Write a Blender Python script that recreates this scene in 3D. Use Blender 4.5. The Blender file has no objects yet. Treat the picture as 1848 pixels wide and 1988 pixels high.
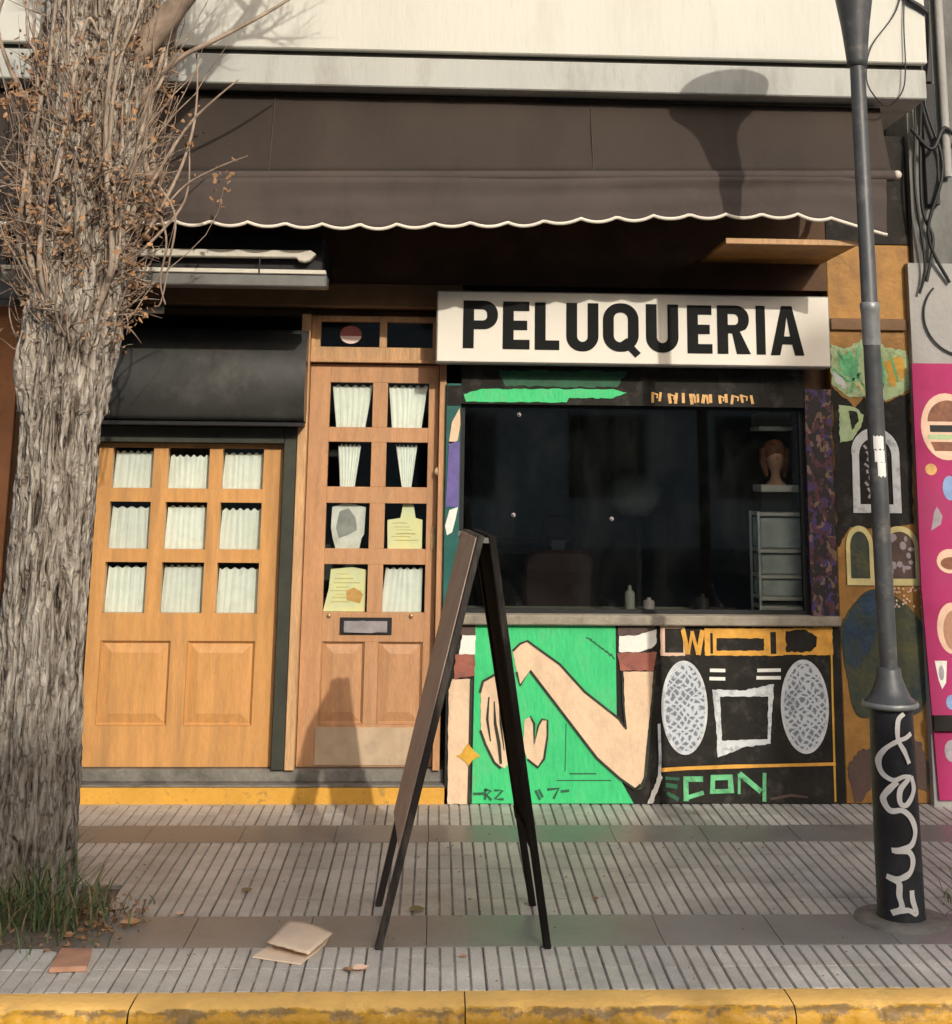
import bpy, bmesh, math, random
from mathutils import Vector, Matrix, noise
R = random.Random(7)
SC = bpy.context.scene
COL = SC.collection

# ------------------------------------------------------------------ camera, sky, sun, exposure
cam = bpy.data.cameras.new('camera'); cam_o = bpy.data.objects.new('camera', cam); COL.objects.link(cam_o)
cr = Vector((0.99877913, -0.04826481, 0.01052395)); cf = Vector((0.04515139, 0.97836941, 0.20187782)); cu = cr.cross(cf)
M = Matrix((cr, cu, -cf)).transposed().to_4x4(); M.translation = Vector((0, -6.91, 1.58))
cam_o.matrix_world = M
cam.sensor_fit = 'VERTICAL'; cam.sensor_height = 36; cam.lens = 2660 / 1988 * 36
cam.shift_x = -53.74 / 1988; cam.shift_y = -645.96 / 1988
cam.clip_start = 0.05; cam.clip_end = 2000
SC.camera = cam_o

SUN = Vector((0.36, -1.0, 0.49)).normalized()
world = bpy.data.worlds.new('World'); SC.world = world; world.use_nodes = True
wn = world.node_tree; bg = wn.nodes['Background']
sky = wn.nodes.new('ShaderNodeTexSky'); sky.sky_type = 'NISHITA'; sky.sun_disc = False
sky.sun_elevation = math.asin(SUN.z); sky.sun_rotation = math.atan2(SUN.x, SUN.y)
sky.air_density = 0.9; sky.dust_density = 4.0; sky.ozone_density = 0.5
wn.links.new(sky.outputs[0], bg.inputs[0]); bg.inputs[1].default_value = 0.15
sl = bpy.data.lights.new('sun', 'SUN'); sl.energy = 2.15; sl.angle = math.radians(0.55); sl.color = (1.0, 0.93, 0.82)
so = bpy.data.objects.new('sun', sl); COL.objects.link(so); so.location = (4, -12, 8)
so.rotation_euler = (-SUN).to_track_quat('-Z', 'Y').to_euler()
vs = SC.view_settings; vs.view_transform = 'Standard'; vs.look = 'None'; vs.exposure = 0.32; vs.gamma = 1.0; vs.use_curve_mapping = False

# ------------------------------------------------------------------ materials
def mat(name, base, var=0.15, scale=6.0, rough=0.6, bump=0.15, bscale=50.0, stretch=(1, 1, 1), dirt=None, metallic=0.0,
        rand=0.0, spec=0.4, grain=0.0, second=None):
    m = bpy.data.materials.new(name); m.use_nodes = True
    nt = m.node_tree; N = nt.nodes; L = nt.links
    p = N['Principled BSDF']; p.inputs['Metallic'].default_value = metallic
    p.inputs['Specular IOR Level'].default_value = spec
    tc = N.new('ShaderNodeTexCoord'); mp = N.new('ShaderNodeMapping'); mp.inputs['Scale'].default_value = stretch
    L.new(tc.outputs['Object'], mp.inputs['Vector'])
    vec = mp.outputs['Vector']
    n1 = N.new('ShaderNodeTexNoise'); n1.inputs['Scale'].default_value = scale; n1.inputs['Detail'].default_value = 6
    n1.inputs['Roughness'].default_value = 0.62
    L.new(vec, n1.inputs['Vector'])
    ramp = N.new('ShaderNodeValToRGB')
    lo = [max(0, c * (1 - var)) for c in base]; hi = [min(1, c * (1 + var)) for c in base]
    if second: lo = list(second)
    ramp.color_ramp.elements[0].position = 0.3; ramp.color_ramp.elements[1].position = 0.7
    ramp.color_ramp.elements[0].color = (*lo, 1); ramp.color_ramp.elements[1].color = (*hi, 1)
    L.new(n1.outputs['Fac'], ramp.inputs['Fac'])
    col = ramp.outputs['Color']
    n2 = N.new('ShaderNodeTexNoise'); n2.inputs['Scale'].default_value = bscale; n2.inputs['Detail'].default_value = 5
    L.new(vec, n2.inputs['Vector'])
    if grain:
        mx = N.new('ShaderNodeMix'); mx.data_type = 'RGBA'; mx.blend_type = 'MULTIPLY'; mx.inputs[0].default_value = 1.0
        mr = N.new('ShaderNodeMapRange'); mr.inputs[1].default_value = 0.3; mr.inputs[2].default_value = 0.7
        mr.inputs[3].default_value = 1 - grain; mr.inputs[4].default_value = 1 + grain
        L.new(n2.outputs['Fac'], mr.inputs[0]); L.new(col, mx.inputs[6]); L.new(mr.outputs[0], mx.inputs[7]); col = mx.outputs[2]
    if rand:
        oi = N.new('ShaderNodeObjectInfo'); mr = N.new('ShaderNodeMapRange'); mr.inputs[3].default_value = 1 - rand; mr.inputs[4].default_value = 1 + rand
        L.new(oi.outputs['Random'], mr.inputs[0])
        mx = N.new('ShaderNodeMix'); mx.data_type = 'RGBA'; mx.blend_type = 'MULTIPLY'; mx.inputs[0].default_value = 1.0
        L.new(col, mx.inputs[6]); L.new(mr.outputs[0], mx.inputs[7]); col = mx.outputs[2]
    if dirt:   # (colour, scale, low, high, strength)
        dc, dsc, dlo, dhi, dst = dirt
        n3 = N.new('ShaderNodeTexNoise'); n3.inputs['Scale'].default_value = dsc; n3.inputs['Detail'].default_value = 8
        n3.inputs['Roughness'].default_value = 0.7
        geo = N.new('ShaderNodeNewGeometry'); mp3 = N.new('ShaderNodeMapping'); mp3.inputs['Scale'].default_value = stretch
        L.new(geo.outputs['Position'], mp3.inputs['Vector']); L.new(mp3.outputs['Vector'], n3.inputs['Vector'])
        mr = N.new('ShaderNodeMapRange'); mr.inputs[1].default_value = dlo; mr.inputs[2].default_value = dhi; mr.inputs[4].default_value = dst
        L.new(n3.outputs['Fac'], mr.inputs[0])
        mx = N.new('ShaderNodeMix'); mx.data_type = 'RGBA'; L.new(mr.outputs[0], mx.inputs[0]); L.new(col, mx.inputs[6])
        mx.inputs[7].default_value = (*dc, 1); col = mx.outputs[2]
    L.new(col, p.inputs['Base Color'])
    rr = N.new('ShaderNodeMapRange'); rr.inputs[3].default_value = max(0.02, rough - 0.08); rr.inputs[4].default_value = min(1, rough + 0.1)
    L.new(n1.outputs['Fac'], rr.inputs[0]); L.new(rr.outputs[0], p.inputs['Roughness'])
    if bump:
        b = N.new('ShaderNodeBump'); b.inputs['Strength'].default_value = bump; b.inputs['Distance'].default_value = 0.01
        L.new(n2.outputs['Fac'], b.inputs['Height']); L.new(b.outputs[0], p.inputs['Normal'])
    return m

def glass_mat(name, tint=0.9, refl=1.0, dust=0.0):
    m = bpy.data.materials.new(name); m.use_nodes = True
    nt = m.node_tree; N = nt.nodes; L = nt.links; N.remove(N['Principled BSDF'])
    t = N.new('ShaderNodeBsdfTransparent'); t.inputs[0].default_value = (tint, tint * 1.01, tint * 0.99, 1)
    g = N.new('ShaderNodeBsdfGlossy'); g.inputs['Roughness'].default_value = 0.03
    f = N.new('ShaderNodeFresnel'); f.inputs['IOR'].default_value = 1.5
    ml = N.new('ShaderNodeMath'); ml.operation = 'MULTIPLY'; ml.inputs[1].default_value = refl
    L.new(f.outputs[0], ml.inputs[0])
    x = N.new('ShaderNodeMixShader'); L.new(ml.outputs[0], x.inputs[0]); L.new(t.outputs[0], x.inputs[1]); L.new(g.outputs[0], x.inputs[2])
    out = x.outputs[0]
    if dust:   # smeared dust film, its pale colour imitating hazy reflections
        geo = N.new('ShaderNodeNewGeometry'); mp = N.new('ShaderNodeMapping'); mp.inputs['Scale'].default_value = (1.0, 1, 0.55); mp.inputs['Rotation'].default_value = (0, 0.5, 0)
        L.new(geo.outputs['Position'], mp.inputs['Vector'])
        n = N.new('ShaderNodeTexNoise'); n.inputs['Scale'].default_value = 3.2; n.inputs['Detail'].default_value = 8; n.inputs['Roughness'].default_value = 0.65; n.inputs['Distortion'].default_value = 1.2
        L.new(mp.outputs[0], n.inputs['Vector'])
        mr = N.new('ShaderNodeMapRange'); mr.inputs[1].default_value = 0.46; mr.inputs[2].default_value = 0.74; mr.inputs[3].default_value = dust * 0.12; mr.inputs[4].default_value = dust
        L.new(n.outputs[0], mr.inputs[0])
        d = N.new('ShaderNodeBsdfDiffuse'); d.inputs[0].default_value = (0.62, 0.68, 0.62, 1)
        y = N.new('ShaderNodeMixShader'); L.new(mr.outputs[0], y.inputs[0]); L.new(out, y.inputs[1]); L.new(d.outputs[0], y.inputs[2]); out = y.outputs[0]
    L.new(out, N['Material Output'].inputs['Surface'])
    return m

K = {}
K['white_wall'] = mat('white_plaster', (0.625, 0.615, 0.545), 0.07, 1.3, 0.85, 0.3, 35, stretch=(1, 1, 0.22), dirt=((0.42, 0.40, 0.34), 3.0, 0.52, 0.80, 0.55))
K['fascia'] = mat('grey_white_plaster', (0.46, 0.465, 0.425), 0.08, 2, 0.8, 0.25, 40, stretch=(1, 1, 0.3), dirt=((0.24, 0.225, 0.19), 4.5, 0.50, 0.76, 0.75))
K['groove'] = mat('dirty_groove', (0.05, 0.045, 0.04), 0.3, 8, 0.9)
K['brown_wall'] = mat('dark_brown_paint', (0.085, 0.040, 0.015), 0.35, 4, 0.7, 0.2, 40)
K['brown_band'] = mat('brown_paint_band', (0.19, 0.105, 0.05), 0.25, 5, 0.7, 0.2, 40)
K['orange_wall'] = mat('ochre_orange_paint', (0.33, 0.165, 0.038), 0.35, 7, 0.6, 0.35, 45, dirt=((0.16, 0.075, 0.025), 5, 0.52, 0.72, 0.8))
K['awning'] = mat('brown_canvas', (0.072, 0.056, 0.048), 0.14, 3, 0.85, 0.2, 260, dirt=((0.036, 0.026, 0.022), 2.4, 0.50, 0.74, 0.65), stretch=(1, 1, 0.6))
K['canvas'] = mat('darker_brown_canvas', (0.045, 0.033, 0.0255), 0.18, 2.2, 0.85, 0.2, 260, dirt=((0.023, 0.016, 0.013), 1.8, 0.48, 0.72, 0.65), stretch=(1.2, 1, 0.45))  # upper canvas, a darker tone than the valance
K['trim'] = mat('cream_trim', (0.72, 0.66, 0.55), 0.1, 10, 0.7, 0.1)
K['sign_white'] = mat('cream_sign_enamel', (0.76, 0.715, 0.62), 0.03, 2.5, 0.45, 0.03, 20, dirt=((0.5, 0.42, 0.32), 5, 0.6, 0.85, 0.3))
K['sign_side'] = mat('sign_frame_metal', (0.30, 0.29, 0.27), 0.1, 6, 0.5)
K['letter'] = mat('black_vinyl', (0.014, 0.015, 0.014), 0.2, 8, 0.75, 0.03, spec=0.1)
K['wood1'] = mat('honey_varnished_wood', (0.60, 0.305, 0.102), 0.14, 9, 0.45, 0.08, 70, stretch=(3.0, 3.0, 0.35), grain=0.08, dirt=((0.30, 0.17, 0.08), 4, 0.48, 0.76, 0.7))
K['wood2'] = mat('weathered_brown_wood', (0.49, 0.26, 0.125), 0.15, 9, 0.5, 0.1, 70, stretch=(3.0, 3.0, 0.35), grain=0.13, dirt=((0.30, 0.19, 0.12), 4, 0.5, 0.8, 0.6))
K['wood2_light'] = mat('pale_worn_wood', (0.56, 0.33, 0.16), 0.2, 9, 0.6, 0.1, 60, stretch=(3, 3, 0.35), grain=0.15, dirt=((0.30, 0.19, 0.12), 5, 0.5, 0.75, 0.6))
K['kick'] = mat('worn_kick_plate', (0.50, 0.37, 0.24), 0.14, 7, 0.55, 0.1, 50, dirt=((0.25, 0.2, 0.15), 8, 0.5, 0.8, 0.6))
K['frame'] = mat('dark_green_iron', (0.040, 0.042, 0.030), 0.25, 8, 0.5, 0.1)
K['shutter'] = mat('black_painted_steel', (0.040, 0.040, 0.037), 0.25, 5, 0.33, 0.08, 30, dirt=((0.14, 0.135, 0.12), 3, 0.5, 0.75, 0.55))
K['black'] = mat('matte_black', (0.010, 0.010, 0.011), 0.3, 8, 0.6)
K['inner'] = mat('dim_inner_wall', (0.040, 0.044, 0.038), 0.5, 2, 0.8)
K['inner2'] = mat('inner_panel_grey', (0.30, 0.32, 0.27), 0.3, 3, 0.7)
K['pane'] = glass_mat('door_glass', 0.95, 0.8)
K['window'] = glass_mat('shop_glass', 0.80, 1.15, 0.009)
K['rail_white'] = mat('dirty_white_metal', (0.62, 0.58, 0.49), 0.12, 12, 0.5, 0.05)
K['grey_metal'] = mat('grey_metal', (0.16, 0.16, 0.15), 0.2, 10, 0.45, 0.05, metallic=0.2)
K['step'] = mat('worn_grey_concrete', (0.20, 0.185, 0.155), 0.25, 10, 0.8, 0.4, 60, dirt=((0.07, 0.06, 0.05), 7, 0.48, 0.7, 0.7))
K['yellow'] = mat('worn_yellow_paint', (0.66, 0.345, 0.05), 0.14, 6, 0.55, 0.3, 60, dirt=((0.22, 0.14, 0.05), 12, 0.56, 0.70, 0.85))
def kerb_mat():
    m = mat('kerb_yellow_paint', (0.88, 0.53, 0.15), 0.10, 5, 0.5, 0.35, 55, dirt=((0.42, 0.30, 0.15), 7, 0.56, 0.80, 0.7))
    nt = m.node_tree; N = nt.nodes; L = nt.links; p = N['Principled BSDF']; old = p.inputs['Base Color'].links[0].from_socket
    geo = N.new('ShaderNodeNewGeometry'); sp = N.new('ShaderNodeSeparateXYZ'); L.new(geo.outputs['Position'], sp.inputs[0])
    mp = N.new('ShaderNodeMapping'); mp.inputs['Scale'].default_value = (0.6, 1, 1); L.new(geo.outputs['Position'], mp.inputs['Vector'])
    nz = N.new('ShaderNodeTexNoise'); nz.inputs['Scale'].default_value = 16; nz.inputs['Detail'].default_value = 8; nz.inputs['Roughness'].default_value = 0.7; L.new(mp.outputs[0], nz.inputs['Vector'])
    sh = N.new('ShaderNodeMath'); sh.operation = 'MULTIPLY_ADD'; sh.inputs[1].default_value = 0.10; L.new(nz.outputs[0], sh.inputs[0]); L.new(sp.outputs[1], sh.inputs[2])   # y + wobble
    f1 = N.new('ShaderNodeMapRange'); f1.inputs[1].default_value = -2.408; f1.inputs[2].default_value = -2.418; L.new(sh.outputs[0], f1.inputs[0])
    m1 = N.new('ShaderNodeMix'); m1.data_type = 'RGBA'; L.new(f1.outputs[0], m1.inputs[0]); L.new(old, m1.inputs[6]); m1.inputs[7].default_value = (0.62, 0.32, 0.025, 1)
    # scuffed, chipped arris
    n2 = N.new('ShaderNodeTexNoise'); n2.inputs['Scale'].default_value = 13; n2.inputs['Detail'].default_value = 9; n2.inputs['Roughness'].default_value = 0.75; L.new(mp.outputs[0], n2.inputs['Vector'])
    e1 = N.new('ShaderNodeMath'); e1.operation = 'ADD'; e1.inputs[1].default_value = 2.470; L.new(sp.outputs[1], e1.inputs[0])
    e2 = N.new('ShaderNodeMath'); e2.operation = 'ABSOLUTE'; L.new(e1.outputs[0], e2.inputs[0])
    e3 = N.new('ShaderNodeMath'); e3.operation = 'MULTIPLY_ADD'; e3.inputs[1].default_value = -9.0; L.new(e2.outputs[0], e3.inputs[0]); L.new(n2.outputs[0], e3.inputs[2])
    f2 = N.new('ShaderNodeMapRange'); f2.inputs[1].default_value = 0.40; f2.inputs[2].default_value = 0.50; f2.inputs[4].default_value = 0.72; L.new(e3.outputs[0], f2.inputs[0])
    m2 = N.new('ShaderNodeMix'); m2.data_type = 'RGBA'; L.new(f2.outputs[0], m2.inputs[0]); L.new(m1.outputs[2], m2.inputs[6]); m2.inputs[7].default_value = (0.13, 0.10, 0.065, 1)
    L.new(m2.outputs[2], p.inputs['Base Color'])
    return m
K['kerb'] = kerb_mat()
K['tile'] = mat('ribbed_cement_tile', (0.505, 0.48, 0.435), 0.13, 7, 0.46, 0.3, 130, rand=0.13, grain=0.16, dirt=((0.20, 0.185, 0.16), 2.4, 0.44, 0.72, 0.72))
K['tile_gap'] = mat('dirty_tile_groove', (0.20, 0.182, 0.158), 0.35, 9, 0.8, 0.2, 60, dirt=((0.40, 0.37, 0.33), 9, 0.48, 0.66, 0.9))
K['tile_smooth'] = mat('smooth_cement_tile', (0.215, 0.207, 0.19), 0.12, 5, 0.34, 0.15, 110, rand=0.04, grain=0.10, dirt=((0.11, 0.10, 0.085), 3, 0.5, 0.75, 0.6))
K['grout'] = mat('grout', (0.15, 0.135, 0.115), 0.2, 20, 0.95)
K['asphalt'] = mat('asphalt', (0.05, 0.05, 0.052), 0.25, 12, 0.85, 0.5, 160)
K['soil'] = mat('dry_soil', (0.14, 0.11, 0.08), 0.4, 14, 0.95, 0.9, 60)
K['green'] = mat('green_wall_paint', (0.046, 0.56, 0.190), 0.16, 5, 0.55, 0.45, 34, stretch=(1.6, 1, 0.55), grain=0.06, dirt=((0.16, 0.30, 0.17), 5, 0.50, 0.80, 0.75))
K['skin_paint'] = mat('cream_paint', (0.76, 0.545, 0.355), 0.07, 4, 0.6, 0.35, 34, stretch=(1.2, 1, 0.8), grain=0.04, dirt=((0.45, 0.33, 0.22), 6, 0.50, 0.78, 0.7))
K['paint_white'] = mat('white_mural_paint', (0.80, 0.78, 0.70), 0.08, 9, 0.6, 0.2, dirt=((0.45, 0.40, 0.33), 9, 0.52, 0.74, 0.7))
K['paint_red'] = mat('brick_red_paint', (0.32, 0.105, 0.065), 0.2, 9, 0.6, 0.2, second=(0.22, 0.075, 0.06), dirt=((0.09, 0.05, 0.045), 10, 0.50, 0.70, 0.8))
K['paint_brown'] = mat('brown_mural_paint', (0.10, 0.062, 0.05), 0.25, 9, 0.6, 0.2)
K['line'] = mat('dark_outline_paint', (0.028, 0.030, 0.020), 0.3, 12, 0.6, 0.1, dirt=((0.16, 0.15, 0.11), 20, 0.56, 0.68, 0.7))
K['dgreen'] = mat('dark_green_scribble', (0.022, 0.105, 0.05), 0.3, 16, 0.6, 0.1)
K['gold'] = mat('gold_mural_paint', (0.60, 0.33, 0.04), 0.25, 12, 0.55, 0.2)
K['orange_paint'] = mat('orange_mural_paint', (0.72, 0.36, 0.055), 0.22, 10, 0.55, 0.2, dirt=((0.30, 0.14, 0.03), 9, 0.52, 0.72, 0.6))
K['bb_black'] = mat('black_mural_and_shade_paint', (0.022, 0.020, 0.017), 0.35, 7, 0.7, 0.25, spec=0.15, dirt=((0.085, 0.078, 0.065), 8, 0.53, 0.72, 0.8))
K['grey_paint'] = mat('grey_white_mural_paint', (0.60, 0.62, 0.62), 0.15, 10, 0.55, 0.2, dirt=((0.16, 0.16, 0.16), 13, 0.52, 0.66, 0.8))
K['con'] = mat('green_letter_paint', (0.14, 0.50, 0.22), 0.3, 12, 0.55, 0.2, dirt=((0.03, 0.09, 0.05), 16, 0.50, 0.66, 0.85))
K['leafgreen'] = mat('pale_leaf_green_paint', (0.30, 0.40, 0.17), 0.3, 13, 0.6, 0.2, second=(0.42, 0.52, 0.34), dirt=((0.13, 0.16, 0.07), 11, 0.50, 0.68, 0.8))
K['cloak'] = mat('dark_teal_mural_paint', (0.070, 0.068, 0.022), 0.4, 5, 0.5, 0.3, second=(0.006, 0.026, 0.040), dirt=((0.16, 0.105, 0.025), 9, 0.55, 0.72, 0.6))
K['navy'] = mat('navy_mural_paint', (0.022, 0.045, 0.085), 0.4, 7, 0.5, 0.3, second=(0.006, 0.022, 0.030), dirt=((0.05, 0.055, 0.022), 8, 0.48, 0.66, 0.8))
K['purple'] = mat('purple_paint', (0.13, 0.10, 0.30), 0.25, 12, 0.55, 0.15)
K['teal'] = mat('teal_paint', (0.01, 0.10, 0.085), 0.3, 9, 0.5, 0.15)
K['yellow_pale'] = mat('pale_yellow_paint', (0.65, 0.56, 0.25), 0.2, 10, 0.55, 0.15)
K['pink'] = mat('magenta_poster_print', (0.40, 0.036, 0.13), 0.2, 4, 0.6, 0.08, 25, spec=0.15, dirt=((0.22, 0.05, 0.10), 4, 0.48, 0.75, 0.7))
K['sticker_cream'] = mat('cream_print', (0.72, 0.48, 0.34), 0.15, 12, 0.5, 0.05)
K['sticker_brown'] = mat('brown_print', (0.20, 0.075, 0.035), 0.4, 22, 0.5, 0.05)
K['sticker_blue'] = mat('blue_print', (0.22, 0.33, 0.55), 0.2, 12, 0.5, 0.05)
K['sticker_grey'] = mat('grey_print', (0.35, 0.30, 0.32), 0.25, 14, 0.5, 0.05)
K['neigh'] = mat('grey_cement_render', (0.15, 0.15, 0.14), 0.35, 3.5, 0.85, 0.5, 40, dirt=((0.07, 0.07, 0.065), 3.0, 0.48, 0.68, 0.8), stretch=(1, 1, 0.5))
K['neigh_light'] = mat('pale_render', (0.34, 0.33, 0.31), 0.10, 4, 0.8, 0.3, 40, dirt=((0.3, 0.28, 0.26), 3.0, 0.5, 0.8, 0.5))
K['terracotta'] = mat('terracotta_wall', (0.40, 0.17, 0.07), 0.2, 5, 0.75, 0.4, 40)
K['greysign'] = mat('grey_board', (0.42, 0.42, 0.41), 0.08, 4, 0.6, 0.1)
K['lamp'] = mat('grey_painted_iron', (0.075, 0.078, 0.080), 0.22, 14, 0.45, 0.06, 60, metallic=0.15, dirt=((0.19, 0.17, 0.15), 11, 0.54, 0.70, 0.75))
K['lamp_light'] = mat('pale_worn_iron_and_highlight', (0.26, 0.27, 0.27), 0.2, 14, 0.4, 0.2, 60, metallic=0.3)
K['lamp_base'] = mat('black_painted_concrete', (0.020, 0.021, 0.024), 0.35, 8, 0.45, 0.35, 50, dirt=((0.07, 0.07, 0.065), 7, 0.56, 0.75, 0.6))
K['spray'] = mat('white_spray_paint', (0.78, 0.76, 0.72), 0.08, 20, 0.6, 0.1)
K['aboard'] = mat('dark_stained_wood', (0.030, 0.024, 0.020), 0.35, 8, 0.55, 0.2, 60, stretch=(2, 2, 0.5), dirt=((0.15, 0.125, 0.10), 5, 0.54, 0.74, 0.8))
K['aboard_face'] = mat('worn_brown_hardboard', (0.46, 0.345, 0.25), 0.2, 5, 0.6, 0.2, 60, dirt=((0.26, 0.195, 0.145), 6, 0.50, 0.72, 0.7))
K['aboard_dark'] = mat('black_stained_wood', (0.018, 0.015, 0.013), 0.35, 8, 0.85, 0.2, 60, spec=0.06, stretch=(2, 2, 0.5), dirt=((0.085, 0.072, 0.06), 5, 0.58, 0.74, 0.7))
K['aboard_black'] = mat('blackboard', (0.010, 0.010, 0.010), 0.3, 6, 0.9, 0.1, spec=0.05)
K['card'] = mat('cardboard', (0.74, 0.58, 0.42), 0.08, 9, 0.85, 0.15, 80)
K['chip'] = mat('clay_tile_chip', (0.42, 0.225, 0.14), 0.18, 14, 0.85, 0.4, 60)
K['leaf_dry'] = mat('dry_leaf', (0.33, 0.185, 0.09), 0.5, 14, 0.8, 0.0, second=(0.13, 0.080, 0.050))
K['twig'] = mat('twig_bark', (0.36, 0.275, 0.205), 0.3, 9, 0.85, 0.0, second=(0.13, 0.09, 0.065))
K['twig_thick'] = mat('stem_bark', (0.40, 0.32, 0.245), 0.3, 18, 0.85, 0.4, 60, stretch=(1, 1, 0.3), dirt=((0.12, 0.09, 0.07), 16, 0.50, 0.68, 0.8))
K['grass'] = mat('grass_blade', (0.10, 0.15, 0.055), 0.5, 9, 0.6, 0.0, second=(0.03, 0.06, 0.025))
K['grass_dry'] = mat('dry_grass_blade', (0.24, 0.19, 0.085), 0.4, 9, 0.7, 0.0)
K['curtain'] = mat('white_lace', (0.85, 0.905, 0.86), 0.05, 9, 0.85, 0.25, 160, dirt=((0.60, 0.65, 0.61), 14, 0.46, 0.75, 0.6), rand=0.06)
K['paper_yellow'] = mat('yellow_flyer', (0.80, 0.76, 0.38), 0.14, 16, 0.6, 0.0, second=(0.74, 0.78, 0.55))
K['paper_white'] = mat('white_paper', (0.80, 0.80, 0.80), 0.06, 10, 0.6, 0.0)
K['photo_grey'] = mat('grey_photo_print', (0.66, 0.68, 0.64), 0.25, 12, 0.5, 0.0)
K['photo_dark'] = mat('grey_smudge_print', (0.30, 0.31, 0.30), 0.25, 15, 0.5, 0.0)
K['flyer_orange'] = mat('orange_print', (0.66, 0.38, 0.13), 0.3, 22, 0.5, 0.0)
K['brass'] = mat('aged_brass', (0.55, 0.40, 0.22), 0.2, 20, 0.35, 0.05, metallic=0.7)
K['knob'] = mat('cream_knob', (0.78, 0.62, 0.40), 0.1, 20, 0.3, 0.0)
K['slot_metal'] = mat('dull_steel', (0.34, 0.31, 0.31), 0.2, 20, 0.4, 0.05, metallic=0.3)
K['sticker_red'] = mat('dull_red_sticker', (0.34, 0.10, 0.09), 0.3, 12, 0.5, 0.0)
K['sticker_lit'] = mat('sunlit_sticker_pink', (0.85, 0.66, 0.60), 0.12, 12, 0.5, 0.0)
K['sill'] = mat('worn_cement_sill', (0.30, 0.26, 0.20), 0.25, 9, 0.8, 0.4, 60, dirt=((0.13, 0.12, 0.10), 8, 0.5, 0.7, 0.6))
K['acrylic'] = mat('clouded_acrylic', (0.66, 0.76, 0.77), 0.3, 7, 0.25, 0.05)
K['shelf_edge'] = mat('pale_shelf_edge', (0.82, 0.85, 0.84), 0.1, 12, 0.4, 0.0)
K['hair'] = mat('auburn_hair', (0.22, 0.09, 0.05), 0.4, 30, 0.5, 0.3, 90)
K['manikin'] = mat('mannequin_skin', (0.62, 0.38, 0.28), 0.1, 10, 0.5, 0.0)
K['vinyl_red'] = mat('dark_red_vinyl', (0.018, 0.006, 0.006), 0.25, 8, 0.35, 0.05)
K['cable'] = mat('black_cable', (0.02, 0.02, 0.02), 0.2, 9, 0.5, 0.0)
K['bulb'] = mat('white_bulb_glass', (0.8, 0.8, 0.78), 0.03, 9, 0.2, 0.0)
K['moss'] = mat('mud', (0.05, 0.045, 0.03), 0.3, 9, 0.9)

def speaker_mat():
    m = bpy.data.materials.new('crosshatched_speaker_paint'); m.use_nodes = True
    nt = m.node_tree; N = nt.nodes; L = nt.links; p = N['Principled BSDF']; p.inputs['Roughness'].default_value = 0.55
    geo = N.new('ShaderNodeNewGeometry'); val = None
    nz = N.new('ShaderNodeTexNoise'); nz.inputs['Scale'].default_value = 9
    for ang in (0.85, -0.75):
        mp = N.new('ShaderNodeMapping'); mp.inputs['Rotation'].default_value = (0, ang, 0)
        L.new(geo.outputs['Position'], mp.inputs['Vector'])
        w = N.new('ShaderNodeTexWave'); w.bands_direction = 'X'; w.inputs['Scale'].default_value = 11.5
        w.inputs['Distortion'].default_value = 7.5; w.inputs['Detail'].default_value = 3; w.inputs['Detail Scale'].default_value = 1.5
        L.new(mp.outputs[0], w.inputs['Vector'])
        if val is None: val = w.outputs['Fac']
        else:
            mx = N.new('ShaderNodeMath'); mx.operation = 'MAXIMUM'; L.new(val, mx.inputs[0]); L.new(w.outputs['Fac'], mx.inputs[1]); val = mx.outputs[0]
    L.new(geo.outputs['Position'], nz.inputs['Vector'])
    ad = N.new('ShaderNodeMath'); ad.operation = 'MULTIPLY_ADD'; ad.inputs[1].default_value = 1.1; L.new(nz.outputs[0], ad.inputs[0]); L.new(val, ad.inputs[2])
    rp = N.new('ShaderNodeValToRGB'); sc_ = N.new('ShaderNodeMath'); sc_.operation = 'MULTIPLY'; sc_.inputs[1].default_value = 0.62; L.new(ad.outputs[0], sc_.inputs[0]); rp.color_ramp.elements[0].position = 0.60; rp.color_ramp.elements[1].position = 0.92
    rp.color_ramp.elements[0].color = (0.17, 0.19, 0.22, 1); rp.color_ramp.elements[1].color = (0.56, 0.60, 0.63, 1)
    L.new(sc_.outputs[0], rp.inputs[0]); L.new(rp.outputs[0], p.inputs['Base Color'])
    return m
K['speaker'] = speaker_mat()

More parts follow.
